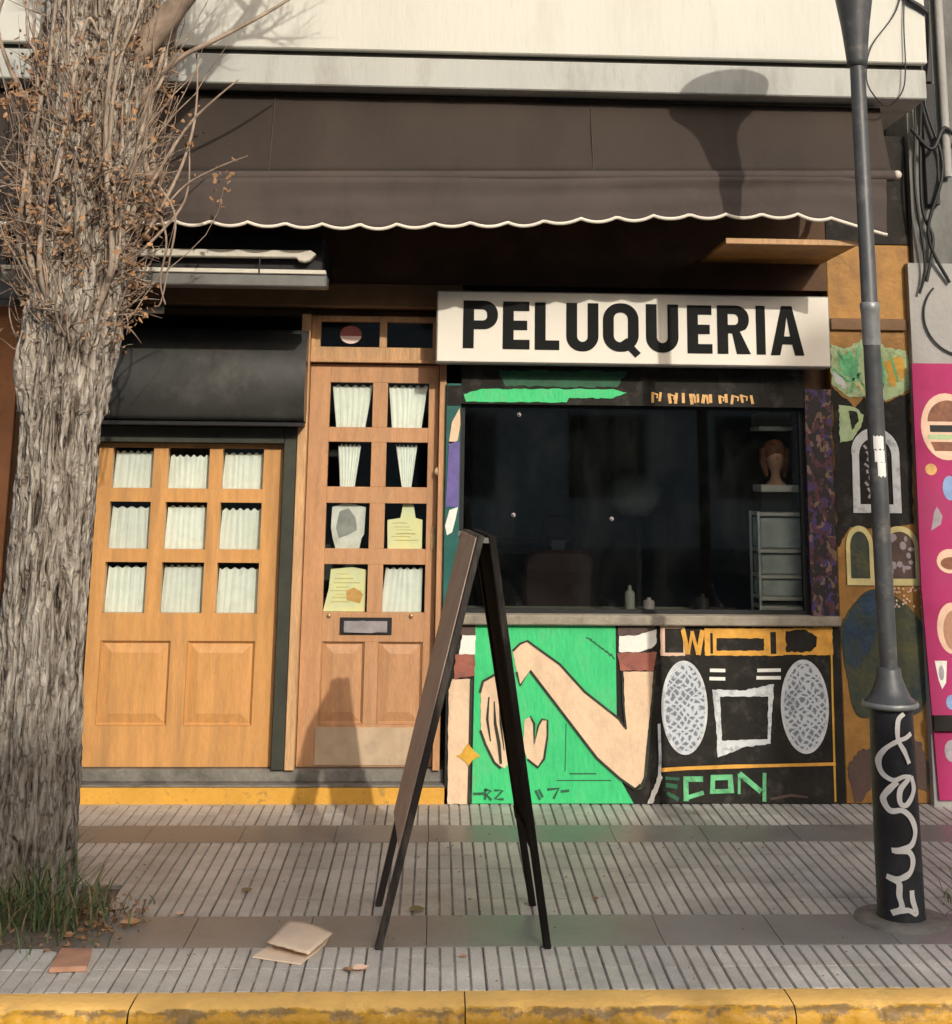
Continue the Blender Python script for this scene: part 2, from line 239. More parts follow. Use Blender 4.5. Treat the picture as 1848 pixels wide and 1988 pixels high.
def graffiti_mat():   # dark jamb covered in small many-coloured paint marks
    m = mat('graffiti_covered_paint', (0.05, 0.028, 0.03), 0.5, 9, 0.55, 0.2, 40)
    nt = m.node_tree; N = nt.nodes; L = nt.links; p = N['Principled BSDF']
    geo = N.new('ShaderNodeNewGeometry'); mp = N.new('ShaderNodeMapping'); mp.inputs['Scale'].default_value = (1.1, 1, 0.8)
    L.new(geo.outputs['Position'], mp.inputs['Vector'])
    v = N.new('ShaderNodeTexVoronoi'); v.inputs['Scale'].default_value = 40
    nz = N.new('ShaderNodeTexNoise'); nz.inputs['Scale'].default_value = 22; nz.inputs['Detail'].default_value = 4; L.new(mp.outputs[0], nz.inputs['Vector'])
    va = N.new('ShaderNodeVectorMath'); va.operation = 'MULTIPLY_ADD'; va.inputs[1].default_value = (0.09, 0.09, 0.09); L.new(nz.outputs['Color'], va.inputs[0]); L.new(mp.outputs[0], va.inputs[2])
    L.new(va.outputs[0], v.inputs['Vector'])
    rp = N.new('ShaderNodeValToRGB'); e = rp.color_ramp.elements
    rp.color_ramp.interpolation = 'CONSTANT'
    e[0].color = (0.014, 0.010, 0.012, 1); e[1].position = 0.5; e[1].color = (0.075, 0.022, 0.03, 1)
    for ps, c in ((0.64, (0.050, 0.028, 0.11)), (0.76, (0.15, 0.095, 0.055)), (0.83, (0.02, 0.012, 0.012)), (0.94, (0.17, 0.10, 0.09))):
        x = e.new(ps); x.color = (*c, 1)
    sp = N.new('ShaderNodeSeparateColor'); L.new(v.outputs['Color'], sp.inputs[0]); L.new(sp.outputs[0], rp.inputs[0])
    L.new(rp.outputs[0], p.inputs['Base Color'])
    return m
K['graffiti'] = graffiti_mat()

def bark_mat():
    m = bpy.data.materials.new('furrowed_bark'); m.use_nodes = True
    nt = m.node_tree; N = nt.nodes; L = nt.links; p = N['Principled BSDF']; p.inputs['Roughness'].default_value = 0.9
    p.inputs['Specular IOR Level'].default_value = 0.15
    tc = N.new('ShaderNodeTexCoord'); mp = N.new('ShaderNodeMapping'); mp.inputs['Scale'].default_value = (1, 1, 0.13)
    L.new(tc.outputs['Object'], mp.inputs['Vector'])
    n = N.new('ShaderNodeTexNoise'); n.inputs['Scale'].default_value = 56; n.inputs['Detail'].default_value = 9; n.inputs['Roughness'].default_value = 0.7; n.inputs['Distortion'].default_value = 0.6
    L.new(mp.outputs[0], n.inputs['Vector'])
    at = N.new('ShaderNodeAttribute'); at.attribute_name = 'relief'
    ad = N.new('ShaderNodeMath'); ad.operation = 'MULTIPLY_ADD'; ad.inputs[1].default_value = 0.95; L.new(n.outputs[0], ad.inputs[0])
    sc = N.new('ShaderNodeMath'); sc.operation = 'MULTIPLY'; sc.inputs[1].default_value = 0.34; L.new(at.outputs['Fac'], sc.inputs[0]); L.new(sc.outputs[0], ad.inputs[2])
    # plates parted by dark fissures
    dn = N.new('ShaderNodeTexNoise'); dn.inputs['Scale'].default_value = 7; dn.inputs['Detail'].default_value = 5; L.new(tc.outputs['Object'], dn.inputs['Vector'])
    dv = N.new('ShaderNodeVectorMath'); dv.operation = 'MULTIPLY_ADD'; dv.inputs[1].default_value = (0.07, 0.07, 0.35); L.new(dn.outputs['Color'], dv.inputs[0]); L.new(tc.outputs['Object'], dv.inputs[2])
    mv = N.new('ShaderNodeMapping'); mv.inputs['Scale'].default_value = (1, 1, 0.125); L.new(dv.outputs[0], mv.inputs['Vector'])
    vo = N.new('ShaderNodeTexVoronoi'); vo.feature = 'DISTANCE_TO_EDGE'; vo.inputs['Scale'].default_value = 34; L.new(mv.outputs[0], vo.inputs['Vector'])
    fi = N.new('ShaderNodeMapRange'); fi.inputs[1].default_value = 0.0; fi.inputs[2].default_value = 0.20; L.new(vo.outputs['Distance'], fi.inputs[0])
    fa_ = N.new('ShaderNodeMath'); fa_.operation = 'MULTIPLY_ADD'; fa_.inputs[1].default_value = 0.11; L.new(fi.outputs[0], fa_.inputs[0])
    fb_ = N.new('ShaderNodeMath'); fb_.operation = 'SUBTRACT'; fb_.inputs[1].default_value = 0.075; L.new(ad.outputs[0], fb_.inputs[0]); L.new(fb_.outputs[0], fa_.inputs[2])
    rp = N.new('ShaderNodeValToRGB'); e = rp.color_ramp.elements
    e[0].position = 0.44; e[0].color = (0.030, 0.023, 0.018, 1); e[1].position = 0.84; e[1].color = (0.76, 0.69, 0.59, 1)
    x = e.new(0.54); x.color = (0.21, 0.168, 0.13, 1); x = e.new(0.65); x.color = (0.45, 0.385, 0.31, 1)
    L.new(fa_.outputs[0], rp.inputs[0])
    # ragged darkening of the lower bark, shade put into the colour
    n2 = N.new('ShaderNodeTexNoise'); n2.inputs['Scale'].default_value = 3.0; n2.inputs['Detail'].default_value = 7
    L.new(tc.outputs['Object'], n2.inputs['Vector'])
    sp = N.new('ShaderNodeSeparateXYZ'); L.new(tc.outputs['Object'], sp.inputs[0])
    a2 = N.new('ShaderNodeMath'); a2.operation = 'MULTIPLY_ADD'; a2.inputs[1].default_value = -1.5; L.new(n2.outputs[0], a2.inputs[0]); L.new(sp.outputs[2], a2.inputs[2])
    mr = N.new('ShaderNodeMapRange'); mr.inputs[1].default_value = -0.15; mr.inputs[2].default_value = 0.45; mr.inputs[3].default_value = 0.25; mr.inputs[4].default_value = 0.0
    L.new(a2.outputs[0], mr.inputs[0])
    mx = N.new('ShaderNodeMix'); mx.data_type = 'RGBA'; mx.blend_type = 'MULTIPLY'; L.new(mr.outputs[0], mx.inputs[0]); L.new(rp.outputs[0], mx.inputs[6]); mx.inputs[7].default_value = (0.36, 0.40, 0.44, 1)
    L.new(mx.outputs[2], p.inputs['Base Color'])
    b = N.new('ShaderNodeBump'); b.inputs['Strength'].default_value = 1.0; b.inputs['Distance'].default_value = 0.03
    hb_ = N.new('ShaderNodeMath'); hb_.operation = 'MULTIPLY_ADD'; hb_.inputs[1].default_value = 0.55; L.new(fi.outputs[0], hb_.inputs[0]); L.new(n.outputs[0], hb_.inputs[2])
    L.new(hb_.outputs[0], b.inputs['Height']); L.new(b.outputs[0], p.inputs['Normal'])
    return m
K['bark'] = bark_mat()

# ------------------------------------------------------------------ object helpers
def tag(o, label=None, cat=None, group=None, kind=None):
    if label: o['label'] = label
    if cat: o['category'] = cat
    if group: o['group'] = group
    if kind: o['kind'] = kind
    return o
def adopt(o, par):
    if par is not None:
        o.parent = par
        o.matrix_parent_inverse = PINV[par.name]
PINV = {}
def world_of(o):
    m = Matrix.Translation(o.location) @ o.rotation_euler.to_matrix().to_4x4()
    if o.parent: m = world_of(o.parent) @ o.matrix_parent_inverse @ m
    return m
def thing(name, label, cat, loc=(0, 0, 0), group=None, kind=None):
    o = bpy.data.objects.new(name, None); COL.objects.link(o); o.location = loc; o.empty_display_size = 0.1
    PINV[o.name] = Matrix.Translation(loc).inverted()
    return tag(o, label, cat, group, kind)

class MB:
    def __init__(s): s.v = []; s.f = []; s.sm = []
    def add(s, vs, fs, smooth=False):
        b = len(s.v); s.v += [tuple(v) for v in vs]; s.f += [tuple(i + b for i in f) for f in fs]; s.sm += [smooth] * len(fs); return s
    def box(s, x0, x1, y0, y1, z0, z1):
        return s.add([(x0, y0, z0), (x1, y0, z0), (x1, y1, z0), (x0, y1, z0), (x0, y0, z1), (x1, y0, z1), (x1, y1, z1), (x0, y1, z1)],
              [(0, 3, 2, 1), (4, 5, 6, 7), (0, 1, 5, 4), (1, 2, 6, 5), (2, 3, 7, 6), (3, 0, 4, 7)])
    def hexa(s, a, b):   # two quads (each 4 points, counter-clockwise from outside of a)
        return s.add(list(a) + list(b), [(0, 1, 2, 3), (7, 6, 5, 4), (0, 4, 5, 1), (1, 5, 6, 2), (2, 6, 7, 3), (3, 7, 4, 0)])
    def prism(s, pts, y0, y1):   # polygon in XZ, front at y0 (towards the street), back at y1
        n = len(pts); area = sum(pts[i][0] * pts[(i + 1) % n][1] - pts[(i + 1) % n][0] * pts[i][1] for i in range(n))
        if area < 0: pts = pts[::-1]
        vs = [(x, y0, z) for x, z in pts] + [(x, y1, z) for x, z in pts]
        fs = [tuple(range(n)), tuple(range(2 * n - 1, n - 1, -1))]
        fs += [(i, n + i, n + (i + 1) % n, (i + 1) % n) for i in range(n)]
        return s.add(vs, fs)
    def tube(s, path, rad, n=8, cap=True, smooth=True):
        path = [Vector(p) for p in path]; m = len(path)
        if not hasattr(rad, '__len__'): rad = [rad] * m
        rings = []; up = None
        for i, p in enumerate(path):
            d = (path[min(i + 1, m - 1)] - path[max(i - 1, 0)])
            d = d.normalized() if d.length > 1e-9 else Vector((0, 0, 1))
            if up is None: up = d.orthogonal().normalized()
            up = (up - d * up.dot(d)); up = up.normalized() if up.length > 1e-6 else d.orthogonal().normalized()
            w = d.cross(up); rings.append([p + (up * math.cos(2 * math.pi * k / n) + w * math.sin(2 * math.pi * k / n)) * rad[i] for k in range(n)])
        vs = [v for r in rings for v in r]
        fs = [(i * n + k, i * n + (k + 1) % n, (i + 1) * n + (k + 1) % n, (i + 1) * n + k) for i in range(m - 1) for k in range(n)]
        s.add(vs, fs, smooth)
        if cap: s.add(rings[0], [tuple(range(n - 1, -1, -1))]); s.add(rings[-1], [tuple(range(n))])
        return s
    def lathe(s, prof, cx, cy, n=32, smooth=True, lean=(0, 0)):   # prof: (radius, z)
        vs = []; m = len(prof)
        for r, z in prof:
            for k in range(n):
                a = 2 * math.pi * k / n; vs.append((cx + lean[0] * z + r * math.cos(a), cy + lean[1] * z + r * math.sin(a), z))
        fs = [(i * n + k, i * n + (k + 1) % n, (i + 1) * n + (k + 1) % n, (i + 1) * n + k) for i in range(m - 1) for k in range(n)]
        s.add(vs, fs, smooth)
        s.add(vs[:n], [tuple(range(n - 1, -1, -1))]); s.add(vs[-n:], [tuple(range(n))]); return s
    def sphere(s, c, r, n=12, sq=(1, 1, 1)):
        vs = []; fs = []
        for i in range(n // 2 + 1):
            t = math.pi * i / (n // 2)
            for k in range(n):
                a = 2 * math.pi * k / n
                vs.append((c[0] + r * sq[0] * math.sin(t) * math.cos(a), c[1] + r * sq[1] * math.sin(t) * math.sin(a), c[2] - r * sq[2] * math.cos(t)))
        for i in range(n // 2):
            for k in range(n): fs.append((i * n + k, i * n + (k + 1) % n, (i + 1) * n + (k + 1) % n, (i + 1) * n + k))
        return s.add(vs, fs, True)
    def ribbon(s, pts, w, y, closed=False):   # painted stroke in XZ facing the street
        P = [Vector((p[0], p[1])) for p in pts]; n = len(P); L_ = []; R_ = []
        for i in range(n):
            a = P[(i - 1) % n] if (closed or i) else P[0]; b = P[(i + 1) % n] if (closed or i < n - 1) else P[-1]
            d = (b - a).normalized() if (b - a).length > 1e-9 else Vector((1, 0)); nn = Vector((-d.y, d.x))
            ww = w[i] if hasattr(w, '__len__') else w
            L_.append(P[i] + nn * ww / 2); R_.append(P[i] - nn * ww / 2)
        vs = [(p.x, y, p.y) for p in L_] + [(p.x, y, p.y) for p in R_]
        m = n if closed else n - 1
        return s.add(vs, [(n + i, n + (i + 1) % n, (i + 1) % n, i) for i in range(m)])
    def build(s, name, m, parent=None, bevel=0.0, label=None, cat=None, group=None, kind=None, local=False):
        me = bpy.data.meshes.new(name); me.from_pydata(s.v, [], s.f); me.materials.append(m)
        me.polygons.foreach_set('use_smooth', s.sm); me.update()
        o = bpy.data.objects.new(name, me); COL.objects.link(o)
        PINV[o.name] = Matrix.Identity(4)
        if parent is not None: adopt(o, parent) if not local else setattr(o, 'parent', parent)
        if bevel:
            b = o.modifiers.new('bevel', 'BEVEL'); b.width = bevel; b.segments = 1; b.limit_method = 'ANGLE'; b.angle_limit = 0.6
        return tag(o, label, cat, group, kind)

def cat_rom(pts, k=8, closed=False):
    P = [Vector(p) for p in pts]; n = len(P); out = []
    for i in range(n if closed else n - 1):
        g = lambda j: P[j % n] if closed else P[max(0, min(n - 1, j))]
        a, b, c, d = g(i - 1), g(i), g(i + 1), g(i + 2)
        for t in range(k):
            u = t / k; out.append(0.5 * ((2 * b) + (c - a) * u + (2 * a - 5 * b + 4 * c - d) * u * u + (3 * b - a - 3 * c + d) * u ** 3))
    if not closed: out.append(P[-1])
    return out
def ell(cx, cz, rx, rz, n=28, a0=0, a1=2 * math.pi):
    full = abs(a1 - a0 - 2 * math.pi) < 1e-6
    return [(cx + rx * math.cos(a0 + (a1 - a0) * i / (n if full else n - 1)), cz + rz * math.sin(a0 + (a1 - a0) * i / (n if full else n - 1))) for i in range(n)]
def ragged(pts, amp, k=6, seed=1):   # hand-painted wobble along straight edges
    r = random.Random(seed); out = []
    n = len(pts)
    for i in range(n):
        a, b = Vector(pts[i]), Vector(pts[(i + 1) % n]); d = b - a
        kk = max(1, min(k * 4, int(d.length / 0.014)))
        nn = Vector((-d.y, d.x)).normalized() if d.length else Vector((0, 0))
        for t in range(kk):
            q = a + d * (t / kk)
            if t: q = q + nn * r.uniform(-amp, amp)
            out.append((q.x, q.y))
    return out
def rrect(x0, x1, z0, z1, r, n=6, corners='1111'):
    out = []
    for k, (cx, cz, a) in enumerate(((x1 - r, z0 + r, -90), (x1 - r, z1 - r, 0), (x0 + r, z1 - r, 90), (x0 + r, z0 + r, 180))):
        if corners[k] == '1': out += [(cx + r * math.cos(math.radians(a + 90 * i / n)), cz + r * math.sin(math.radians(a + 90 * i / n))) for i in range(n + 1)]
        else: out.append(((x1, z0), (x1, z1), (x0, z1), (x0, z0))[k])
    return out
def holed(name, loops, y, depth, m, parent=None, **kw):   # flat shape with holes (even-odd fill), front at y
    cu_ = bpy.data.curves.new(name, 'CURVE'); cu_.dimensions = '2D'; cu_.fill_mode = 'BOTH'; cu_.extrude = depth / 2
    for lp in loops:
        sp = cu_.splines.new('POLY'); sp.points.add(len(lp) - 1); sp.use_cyclic_u = True
        for i, (x, z) in enumerate(lp): sp.points[i].co = (x, z, 0, 1)
    t = bpy.data.objects.new('tmp', cu_); COL.objects.link(t)
    dg = bpy.context.evaluated_depsgraph_get(); me = bpy.data.meshes.new_from_object(t.evaluated_get(dg))
    bpy.data.objects.remove(t); bpy.data.curves.remove(cu_)
    me.name = name
    for v in me.vertices: x, z, w = v.co; v.co = (x, y + depth / 2 - w, z)
    me.materials.clear(); me.materials.append(m); me.update()
    o = bpy.data.objects.new(name, me); COL.objects.link(o); PINV[o.name] = Matrix.Identity(4); adopt(o, parent)
    return tag(o, **kw)

# ------------------------------------------------------------------ ground: road, kerb, sidewalk with its tiles
MB().add([(-400, -400, -0.30), (400, -400, -0.30), (400, 400, -0.30), (-400, 400, -0.30)], [(0, 1, 2, 3)]).build('ground', K['asphalt'], kind='structure')
MB().add([(-200, -12, -0.15), (200, -12, -0.15), (200, -2.46, -0.15), (-200, -2.46, -0.15)], [(0, 1, 2, 3)]).build('road', K['asphalt'], kind='structure')
side = MB().box(-60, 60, -2.33, 0.6, -0.29, -0.020).build('sidewalk', K['grout'], kind='structure')
HOLE = (-2.35, -1.13, -2.0, -1.19)     # tree pit
HOLE2 = (1.92, 3.0, -1.95, -1.15)
def in_hole(x, y, h): return h[0] < x < h[1] and h[2] < y < h[3]
def ribbed(w, d):   # one tile: dark-grooved slab with four raised bars running away from the kerb
    mb = MB(); g = 0.0022; mb.box(g / 2, w - g / 2, g / 2, d - g / 2, -0.018, -0.005)
    n = 4; p = w / n
    for i in range(n):
        a = i * p + 0.0030; b = (i + 1) * p - 0.0030; c = 0.0026
        y0, y1 = g / 2, d - g / 2
        mb.add([(a, y0, -0.005), (b, y0, -0.005), (b, y1, -0.005), (a, y1, -0.005), (a + c, y0 + 0.0006, 0), (b - c, y0 + 0.0006, 0), (b - c, y1 - 0.0006, 0), (a + c, y1 - 0.0006, 0)],
               [(4, 5, 6, 7), (0, 1, 5, 4), (1, 2, 6, 5), (2, 3, 7, 6), (3, 0, 4, 7)])
    return mb
def groove_slots(me):   # the slab under the bars takes the dirt
    me.materials.append(K['tile_gap'])
    for pl in me.polygons:
        if pl.index % 26 < 6: pl.material_index = 1
def smooth_tile(w, d):
    g = 0.0007; c = 0.0008; mb = MB()
    return mb.add([(g, g, -0.018), (w - g, g, -0.018), (w - g, d - g, -0.018), (g, d - g, -0.018), (g, g, -0.003), (w - g, g, -0.003), (w - g, d - g, -0.003), (g, d - g, -0.003),
                   (g + c, g + c, 0), (w - g - c, g + c, 0), (w - g - c, d - g - c, 0), (g + c, d - g - c, 0)],
                  [(0, 1, 5, 4), (1, 2, 6, 5), (2, 3, 7, 6), (3, 0, 4, 7), (4, 5, 9, 8), (5, 6, 10, 9), (6, 7, 11, 10), (7, 4, 8, 11), (8, 9, 10, 11)])
TP = 0.191
rows = [(-TP * (i + 1), 'r') for i in range(2)] + [(-0.66, 's1')] + [(-0.66 - TP * (i + 1), 'r') for i in range(5)] + [(-1.935, 's2')] + [(-1.935 - TP * (i + 1), 'r') for i in range(2)]
protos = {}
outer = MB(); X0, X1 = -3.06, 3.05
def put_tile(name, mb, m, x, y, key):
    if key not in protos:
        o = mb.build(name, m, side); protos[key] = o
        if key == 'ribbed': groove_slots(o.data)
    else:
        o = protos[key].copy(); COL.objects.link(o); o.parent = side
    o.location = (x, y, R.uniform(-0.0010, 0.0006)); o.rotation_euler = (R.uniform(-.0025, .0025), R.uniform(-.0025, .0025), R.uniform(-.001, .001))
for y, kd in rows:
    if kd == 'r':
        w, d, key = TP, TP, 'ribbed'
    else:
        w = 0.40; d = 0.278 if kd == 's1' else 0.32; key = kd
    x = X0 if kd == 'r' else -3.2
    while x < X1:
        if not (in_hole(x + w / 2, y + d / 2, HOLE)):
            if kd == 'r': put_tile('paving_tile', ribbed(w, d) if key not in protos else None, K['tile'], x, y, key)
            else: put_tile('smooth_paving_tile', smooth_tile(w, d) if key not in protos else None, K['tile_smooth'], x, y, key)
        x += w
    for sx, ex in ((-9, X0 if kd == 'r' else -3.2), (x, 9)):
        n = int((ex - sx) / w)
        for i in range(n):
            q = ribbed(w, d) if kd == 'r' else smooth_tile(w, d); ox = (ex - (i + 1) * w) if sx < 0 else sx + i * w
            outer.add([(a + ox, b + y, c) for a, b, c in q.v], q.f)
outer.build('outer_paving', K['tile'], side, kind='stuff')

# kerb of painted stones with a chipped front edge
kerb = thing('kerb', None, None, (0, -2.4, -0.15), kind='structure'); 
rk = random.Random(3)
def kerb_stone(x0, x1, seed):
    r = random.Random(seed); n = 110; prof = [(-2.322, -0.02), (-2.322, 0.0), (-2.335, 0.004), (-2.40, 0.005), (-2.462, 0.003), (-2.478, -0.008), (-2.486, -0.022), (-2.487, -0.05), (-2.492, -0.10), (-2.495, -0.16)]
    vs = []; m = len(prof)
    for i in range(n + 1):
        x = x0 + (x1 - x0) * i / n
        for j, (y, z) in enumerate(prof):
            e = 0.0
            if j in (4, 5, 6, 7):
                q = noise.noise(Vector((x * 7, seed, j * 0.3))) + 0.7 * noise.noise(Vector((x * 24, seed, j * .6))) + 0.5 * noise.noise(Vector((x * 60, seed, j)))
                e = max(0, q - 0.10) * 0.020
            vs.append((x, y + e + 0.002 * noise.noise(Vector((x * 20, j, 3))), z - e * 0.45 + 0.002 * noise.noise(Vector((x * 15, j, 9)))))
    fs = [(i * m + j, i * m + j + 1, (i + 1) * m + j + 1, (i + 1) * m + j) for i in range(n) for j in range(m - 1)]
    mb = MB(); mb.add(vs, fs, True); return mb
for i in range(-6, 7):
    mb = kerb_stone(i * 0.98 + 0.12, i * 0.98 + 1.096, i + 20)
    o = mb.build('kerb_stone', K['kerb'], kerb)
MB().box(-60, -5.77, -2.49, -2.33, -0.29, 0.0).box(6.98, 60, -2.49, -2.33, -0.29, 0.0).build('outer_kerb', K['kerb'], kerb, kind='stuff')

# soil in the tree pits
def soil_patch(h, seed):
    mb = MB(); n = 34; vs = []
    for i in range(n + 1):
        for j in range(n + 1):
            x = h[0] - 0.1 + (h[1] - h[0] + 0.2) * i / n; y = h[2] - 0.1 + (h[3] - h[2] + 0.2) * j / n
            edge = min(x - h[0], h[1] - x, y - h[2], h[3] - y)
            z = -0.019 + 0.035 * max(0, min(1, edge / 0.2)) + 0.03 * noise.noise(Vector((x * 4, y * 4, seed))) + 0.014 * noise.noise(Vector((x * 17, y * 17, seed)))
            if edge < 0: z = -0.03
            vs.append((x, y, z))
    fs = [(i * (n + 1) + j, (i + 1) * (n + 1) + j, (i + 1) * (n + 1) + j + 1, i * (n + 1) + j + 1) for i in range(n) for j in range(n)]
    return mb.add(vs, fs, True).build('soil', K['soil'], kind='structure')
soil_patch(HOLE, 1)

# ------------------------------------------------------------------ the shop building
shop = thing('shop_building', 'two-door street shopfront with brown walls, white parapet and painted murals', 'shop', (0.2, 0, 0))
DX0, DX1 = -1.735, 0.045       # door bay
w = MB()
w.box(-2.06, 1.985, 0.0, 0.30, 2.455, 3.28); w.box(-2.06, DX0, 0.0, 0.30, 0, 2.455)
MB().box(1.987, 2.425, 0.0, 0.30, 2.70, 3.28).build('upper_pillar', K['bb_black'], shop, 0.004)  # black colour stands in for the shade beside the awning
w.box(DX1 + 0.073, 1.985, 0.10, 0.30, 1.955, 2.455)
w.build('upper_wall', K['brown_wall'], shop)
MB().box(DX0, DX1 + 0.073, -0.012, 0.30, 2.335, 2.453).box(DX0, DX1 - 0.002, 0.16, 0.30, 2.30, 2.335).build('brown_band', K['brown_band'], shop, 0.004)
para = MB()
para.box(-6.5, 2.292, -0.755, 0.30, 3.451, 4.6)
para.build('parapet', K['white_wall'], shop, 0.006)
MB().box(-6.5, 2.275, -0.715, 0.30, 3.424, 3.451).build('groove', K['groove'], shop)
MB().box(-6.5, 2.287, -0.74, 0.30, 3.281, 3.424).build('fascia', K['fascia'], shop, 0.006)
# pillar at the right with its mural
pil = MB().box(1.987, 2.425, 0.0, 0.30, 0, 2.698).build('pillar', K['orange_wall'], shop, 0.004)
MB().box(1.992, 2.38, -0.022, 0.0, 2.255, 2.315).build('pillar_moulding', K['brown_band'], shop, 0.004)
# wall under the window
low = MB().box(0.07, 1.985, 0.0, 0.30, 0, 0.812).build('window_wall', K['bb_black'], shop)
jl = MB().prism([(0.047, 0.86), (0.118, 0.86), (0.118, 1.96), (0.047, 1.96)], 0.0, 0.14).build('left_jamb', K['teal'], shop)
jr = MB().box(1.850, 1.985, 0.0, 0.30, 0.858, 1.955).build('right_jamb', K['graffiti'], shop)
hd = MB().box(0.120, 1.848, 0.005, 0.099, 1.862, 2.05).build('window_header', K['bb_black'], shop)
MB().prism(ragged([(0.131, 1.908), (0.22, 1.935), (0.879, 1.943), (0.95, 1.925), (0.879, 1.897), (0.659, 1.897), (0.646, 1.874), (0.144, 1.870)], 0.003), 0.001, 0.005).build('green_stripe', K['green'], hd)
MB().prism(ragged([(0.30, 2.03), (0.95, 2.03), (0.90, 1.952), (0.34, 1.950)], 0.006, seed=4), 0.002, 0.005).build('dark_green_stripe', K['dgreen'], hd)
mb = MB(); rt = random.Random(11); x = 1.08
while x < 1.60:     # row of illegible hand-painted marks on the header
    ww = rt.uniform(0.022, 0.040)
    zz = 1.930 + rt.uniform(-.004, .004) - (x - 1.08) * 0.02
    kind = rt.randrange(3)
    mb.ribbon([(x, zz), (x + rt.uniform(-.008, .008), zz - rt.uniform(.04, .055))], rt.uniform(0.012, 0.018), 0.003)
    if kind: mb.ribbon([(x, zz - 0.004), (x + ww * 0.8, zz - 0.012), (x + ww * 0.7, zz - 0.03)], 0.008, 0.0025)
    if kind == 2: mb.ribbon([(x + ww * 0.5, zz), (x + ww * 0.8, zz - 0.045)], 0.009, 0.002)
    x += ww + rt.uniform(0.004, 0.012)
mb.build('painted_marks', K['flyer_orange'], hd, kind='stuff')
MB().box(0.075, 1.983, -0.045, 0.16, 0.812, 0.858).build('window_sill', K['sill'], shop, 0.006)
# left jamb painting: cream and violet barber's pole
for pts, m in (([(0.060, 1.66), (0.075, 1.77), (0.112, 1.84), (0.117, 1.76), (0.105, 1.68)], 'skin_paint'), ([(0.052, 1.36), (0.115, 1.36), (0.115, 1.675), (0.062, 1.675)], 'purple'),
               ([(0.050, 1.27), (0.070, 1.345), (0.112, 1.36), (0.100, 1.30), (0.085, 1.24), (0.060, 1.225)], 'paint_white'), ([(0.050, 1.852), (0.117, 1.852), (0.117, 1.95), (0.050, 1.95)], 'bb_black')):
    MB().prism(pts, -0.004, 0.0).build('painted_patch', K[m], jl)
wg = MB().box(0.120, 1.848, 0.060, 0.066, 0.860, 1.860).build('shop_window', K['window'], shop)
fr = MB()
fr.box(0.1185, 0.140, 0.045, 0.085, 0.8585, 1.861); fr.box(1.828, 1.8495, 0.045, 0.085, 0.8585, 1.861); fr.box(0.141, 1.827, 0.045, 0.085, 0.8585, 0.876); fr.box(0.141, 1.827, 0.045, 0.085, 1.845, 1.861)
fr.build('window_frame', K['black'], shop)
# rooms behind
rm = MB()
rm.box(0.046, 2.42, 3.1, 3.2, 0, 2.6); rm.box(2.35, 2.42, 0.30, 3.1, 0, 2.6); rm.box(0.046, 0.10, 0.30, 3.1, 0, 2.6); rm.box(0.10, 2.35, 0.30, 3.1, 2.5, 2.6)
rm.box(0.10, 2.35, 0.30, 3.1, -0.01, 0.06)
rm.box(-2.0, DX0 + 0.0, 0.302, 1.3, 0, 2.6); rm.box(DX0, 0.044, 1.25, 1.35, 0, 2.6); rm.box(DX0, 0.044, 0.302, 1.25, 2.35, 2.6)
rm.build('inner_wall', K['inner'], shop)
MB().box(-6.5, 2.42, 0.302, 6, 2.62, 4.6).build('upper_storey', K['white_wall'], shop)
MB().box(1.05, 1.62, 2.95, 3.09, 0.06, 2.2).build('inner_partition', K['inner2'], shop)

# step and threshold under the doors
MB().box(DX0 + 0.005, 0.088, 0.0, 0.30, -0.01, 0.0735).build('step', K['yellow'], shop, 0.005)
MB().box(DX0 + 0.006, 0.068, -0.004, 0.30, 0.0735, 0.083).build('step_top', K['step'], shop, 0.003)
MB().box(DX0 + 0.006, 0.066, 0.055, 0.30, 0.083, 0.139).build('threshold', K['step'], shop, 0.005)

# ------------------------------------------------------------------ doors
def leaf(xs, zs, x0, x1, z0, z1, y0=0.10, y1=0.145):
    """door skeleton: xs = list of (a,b) pane columns, zs = list of (lo,hi) pane rows, top row first"""
    mb = MB(); mb.box(x0, xs[0][0], y0, y1, z0, z1); mb.box(xs[-1][1], x1, y0, y1, z0, z1)
    prev = z1
    for lo, hi in zs:
        mb.box(xs[0][0], xs[-1][1], y0, y1, hi, prev); prev = lo
        for i in range(len(xs) - 1): mb.box(xs[i][1], xs[i + 1][0], y0, y1, lo, hi)
    return mb, prev
def lower_panels(mb, xs, px, zlo, zhi, zbot, ztop, y0=0.10, y1=0.145):
    """rails and stiles round raised panels; px = panel spans"""
    a, b = xs[0][0], xs[-1][1]
    mb.box(a, b, y0, y1, zhi, ztop); mb.box(a, b, y0, y1, zbot, zlo)
    prev = a
    for p0, p1 in px: mb.box(prev, p0, y0, y1, zlo, zhi); prev = p1
    mb.box(prev, b, y0, y1, zlo, zhi)
def raised(p0, p1, z0, z1, y0=0.10):
    mb = MB(); e = 0.0015; s = 0.012; f = 0.055
    o = [(p0 + e, z0 + e), (p1 - e, z0 + e), (p1 - e, z1 - e), (p0 + e, z1 - e)]
    r = [(p0 + s, z0 + s), (p1 - s, z0 + s), (p1 - s, z1 - s), (p0 + s, z1 - s)]
    q = [(p0 + f, z0 + f), (p1 - f, z0 + f), (p1 - f, z1 - f), (p0 + f, z1 - f)]
    vs = [(x, y0 + 0.001, z) for x, z in o] + [(x, y0 + 0.016, z) for x, z in r] + [(x, y0 + 0.004, z) for x, z in q]
    fs = [(i, (i + 1) % 4, 4 + (i + 1) % 4, 4 + i) for i in range(4)] + [(4 + i, 4 + (i + 1) % 4, 8 + (i + 1) % 4, 8 + i) for i in range(4)] + [(8, 9, 10, 11)]
    return mb.add(vs, fs)
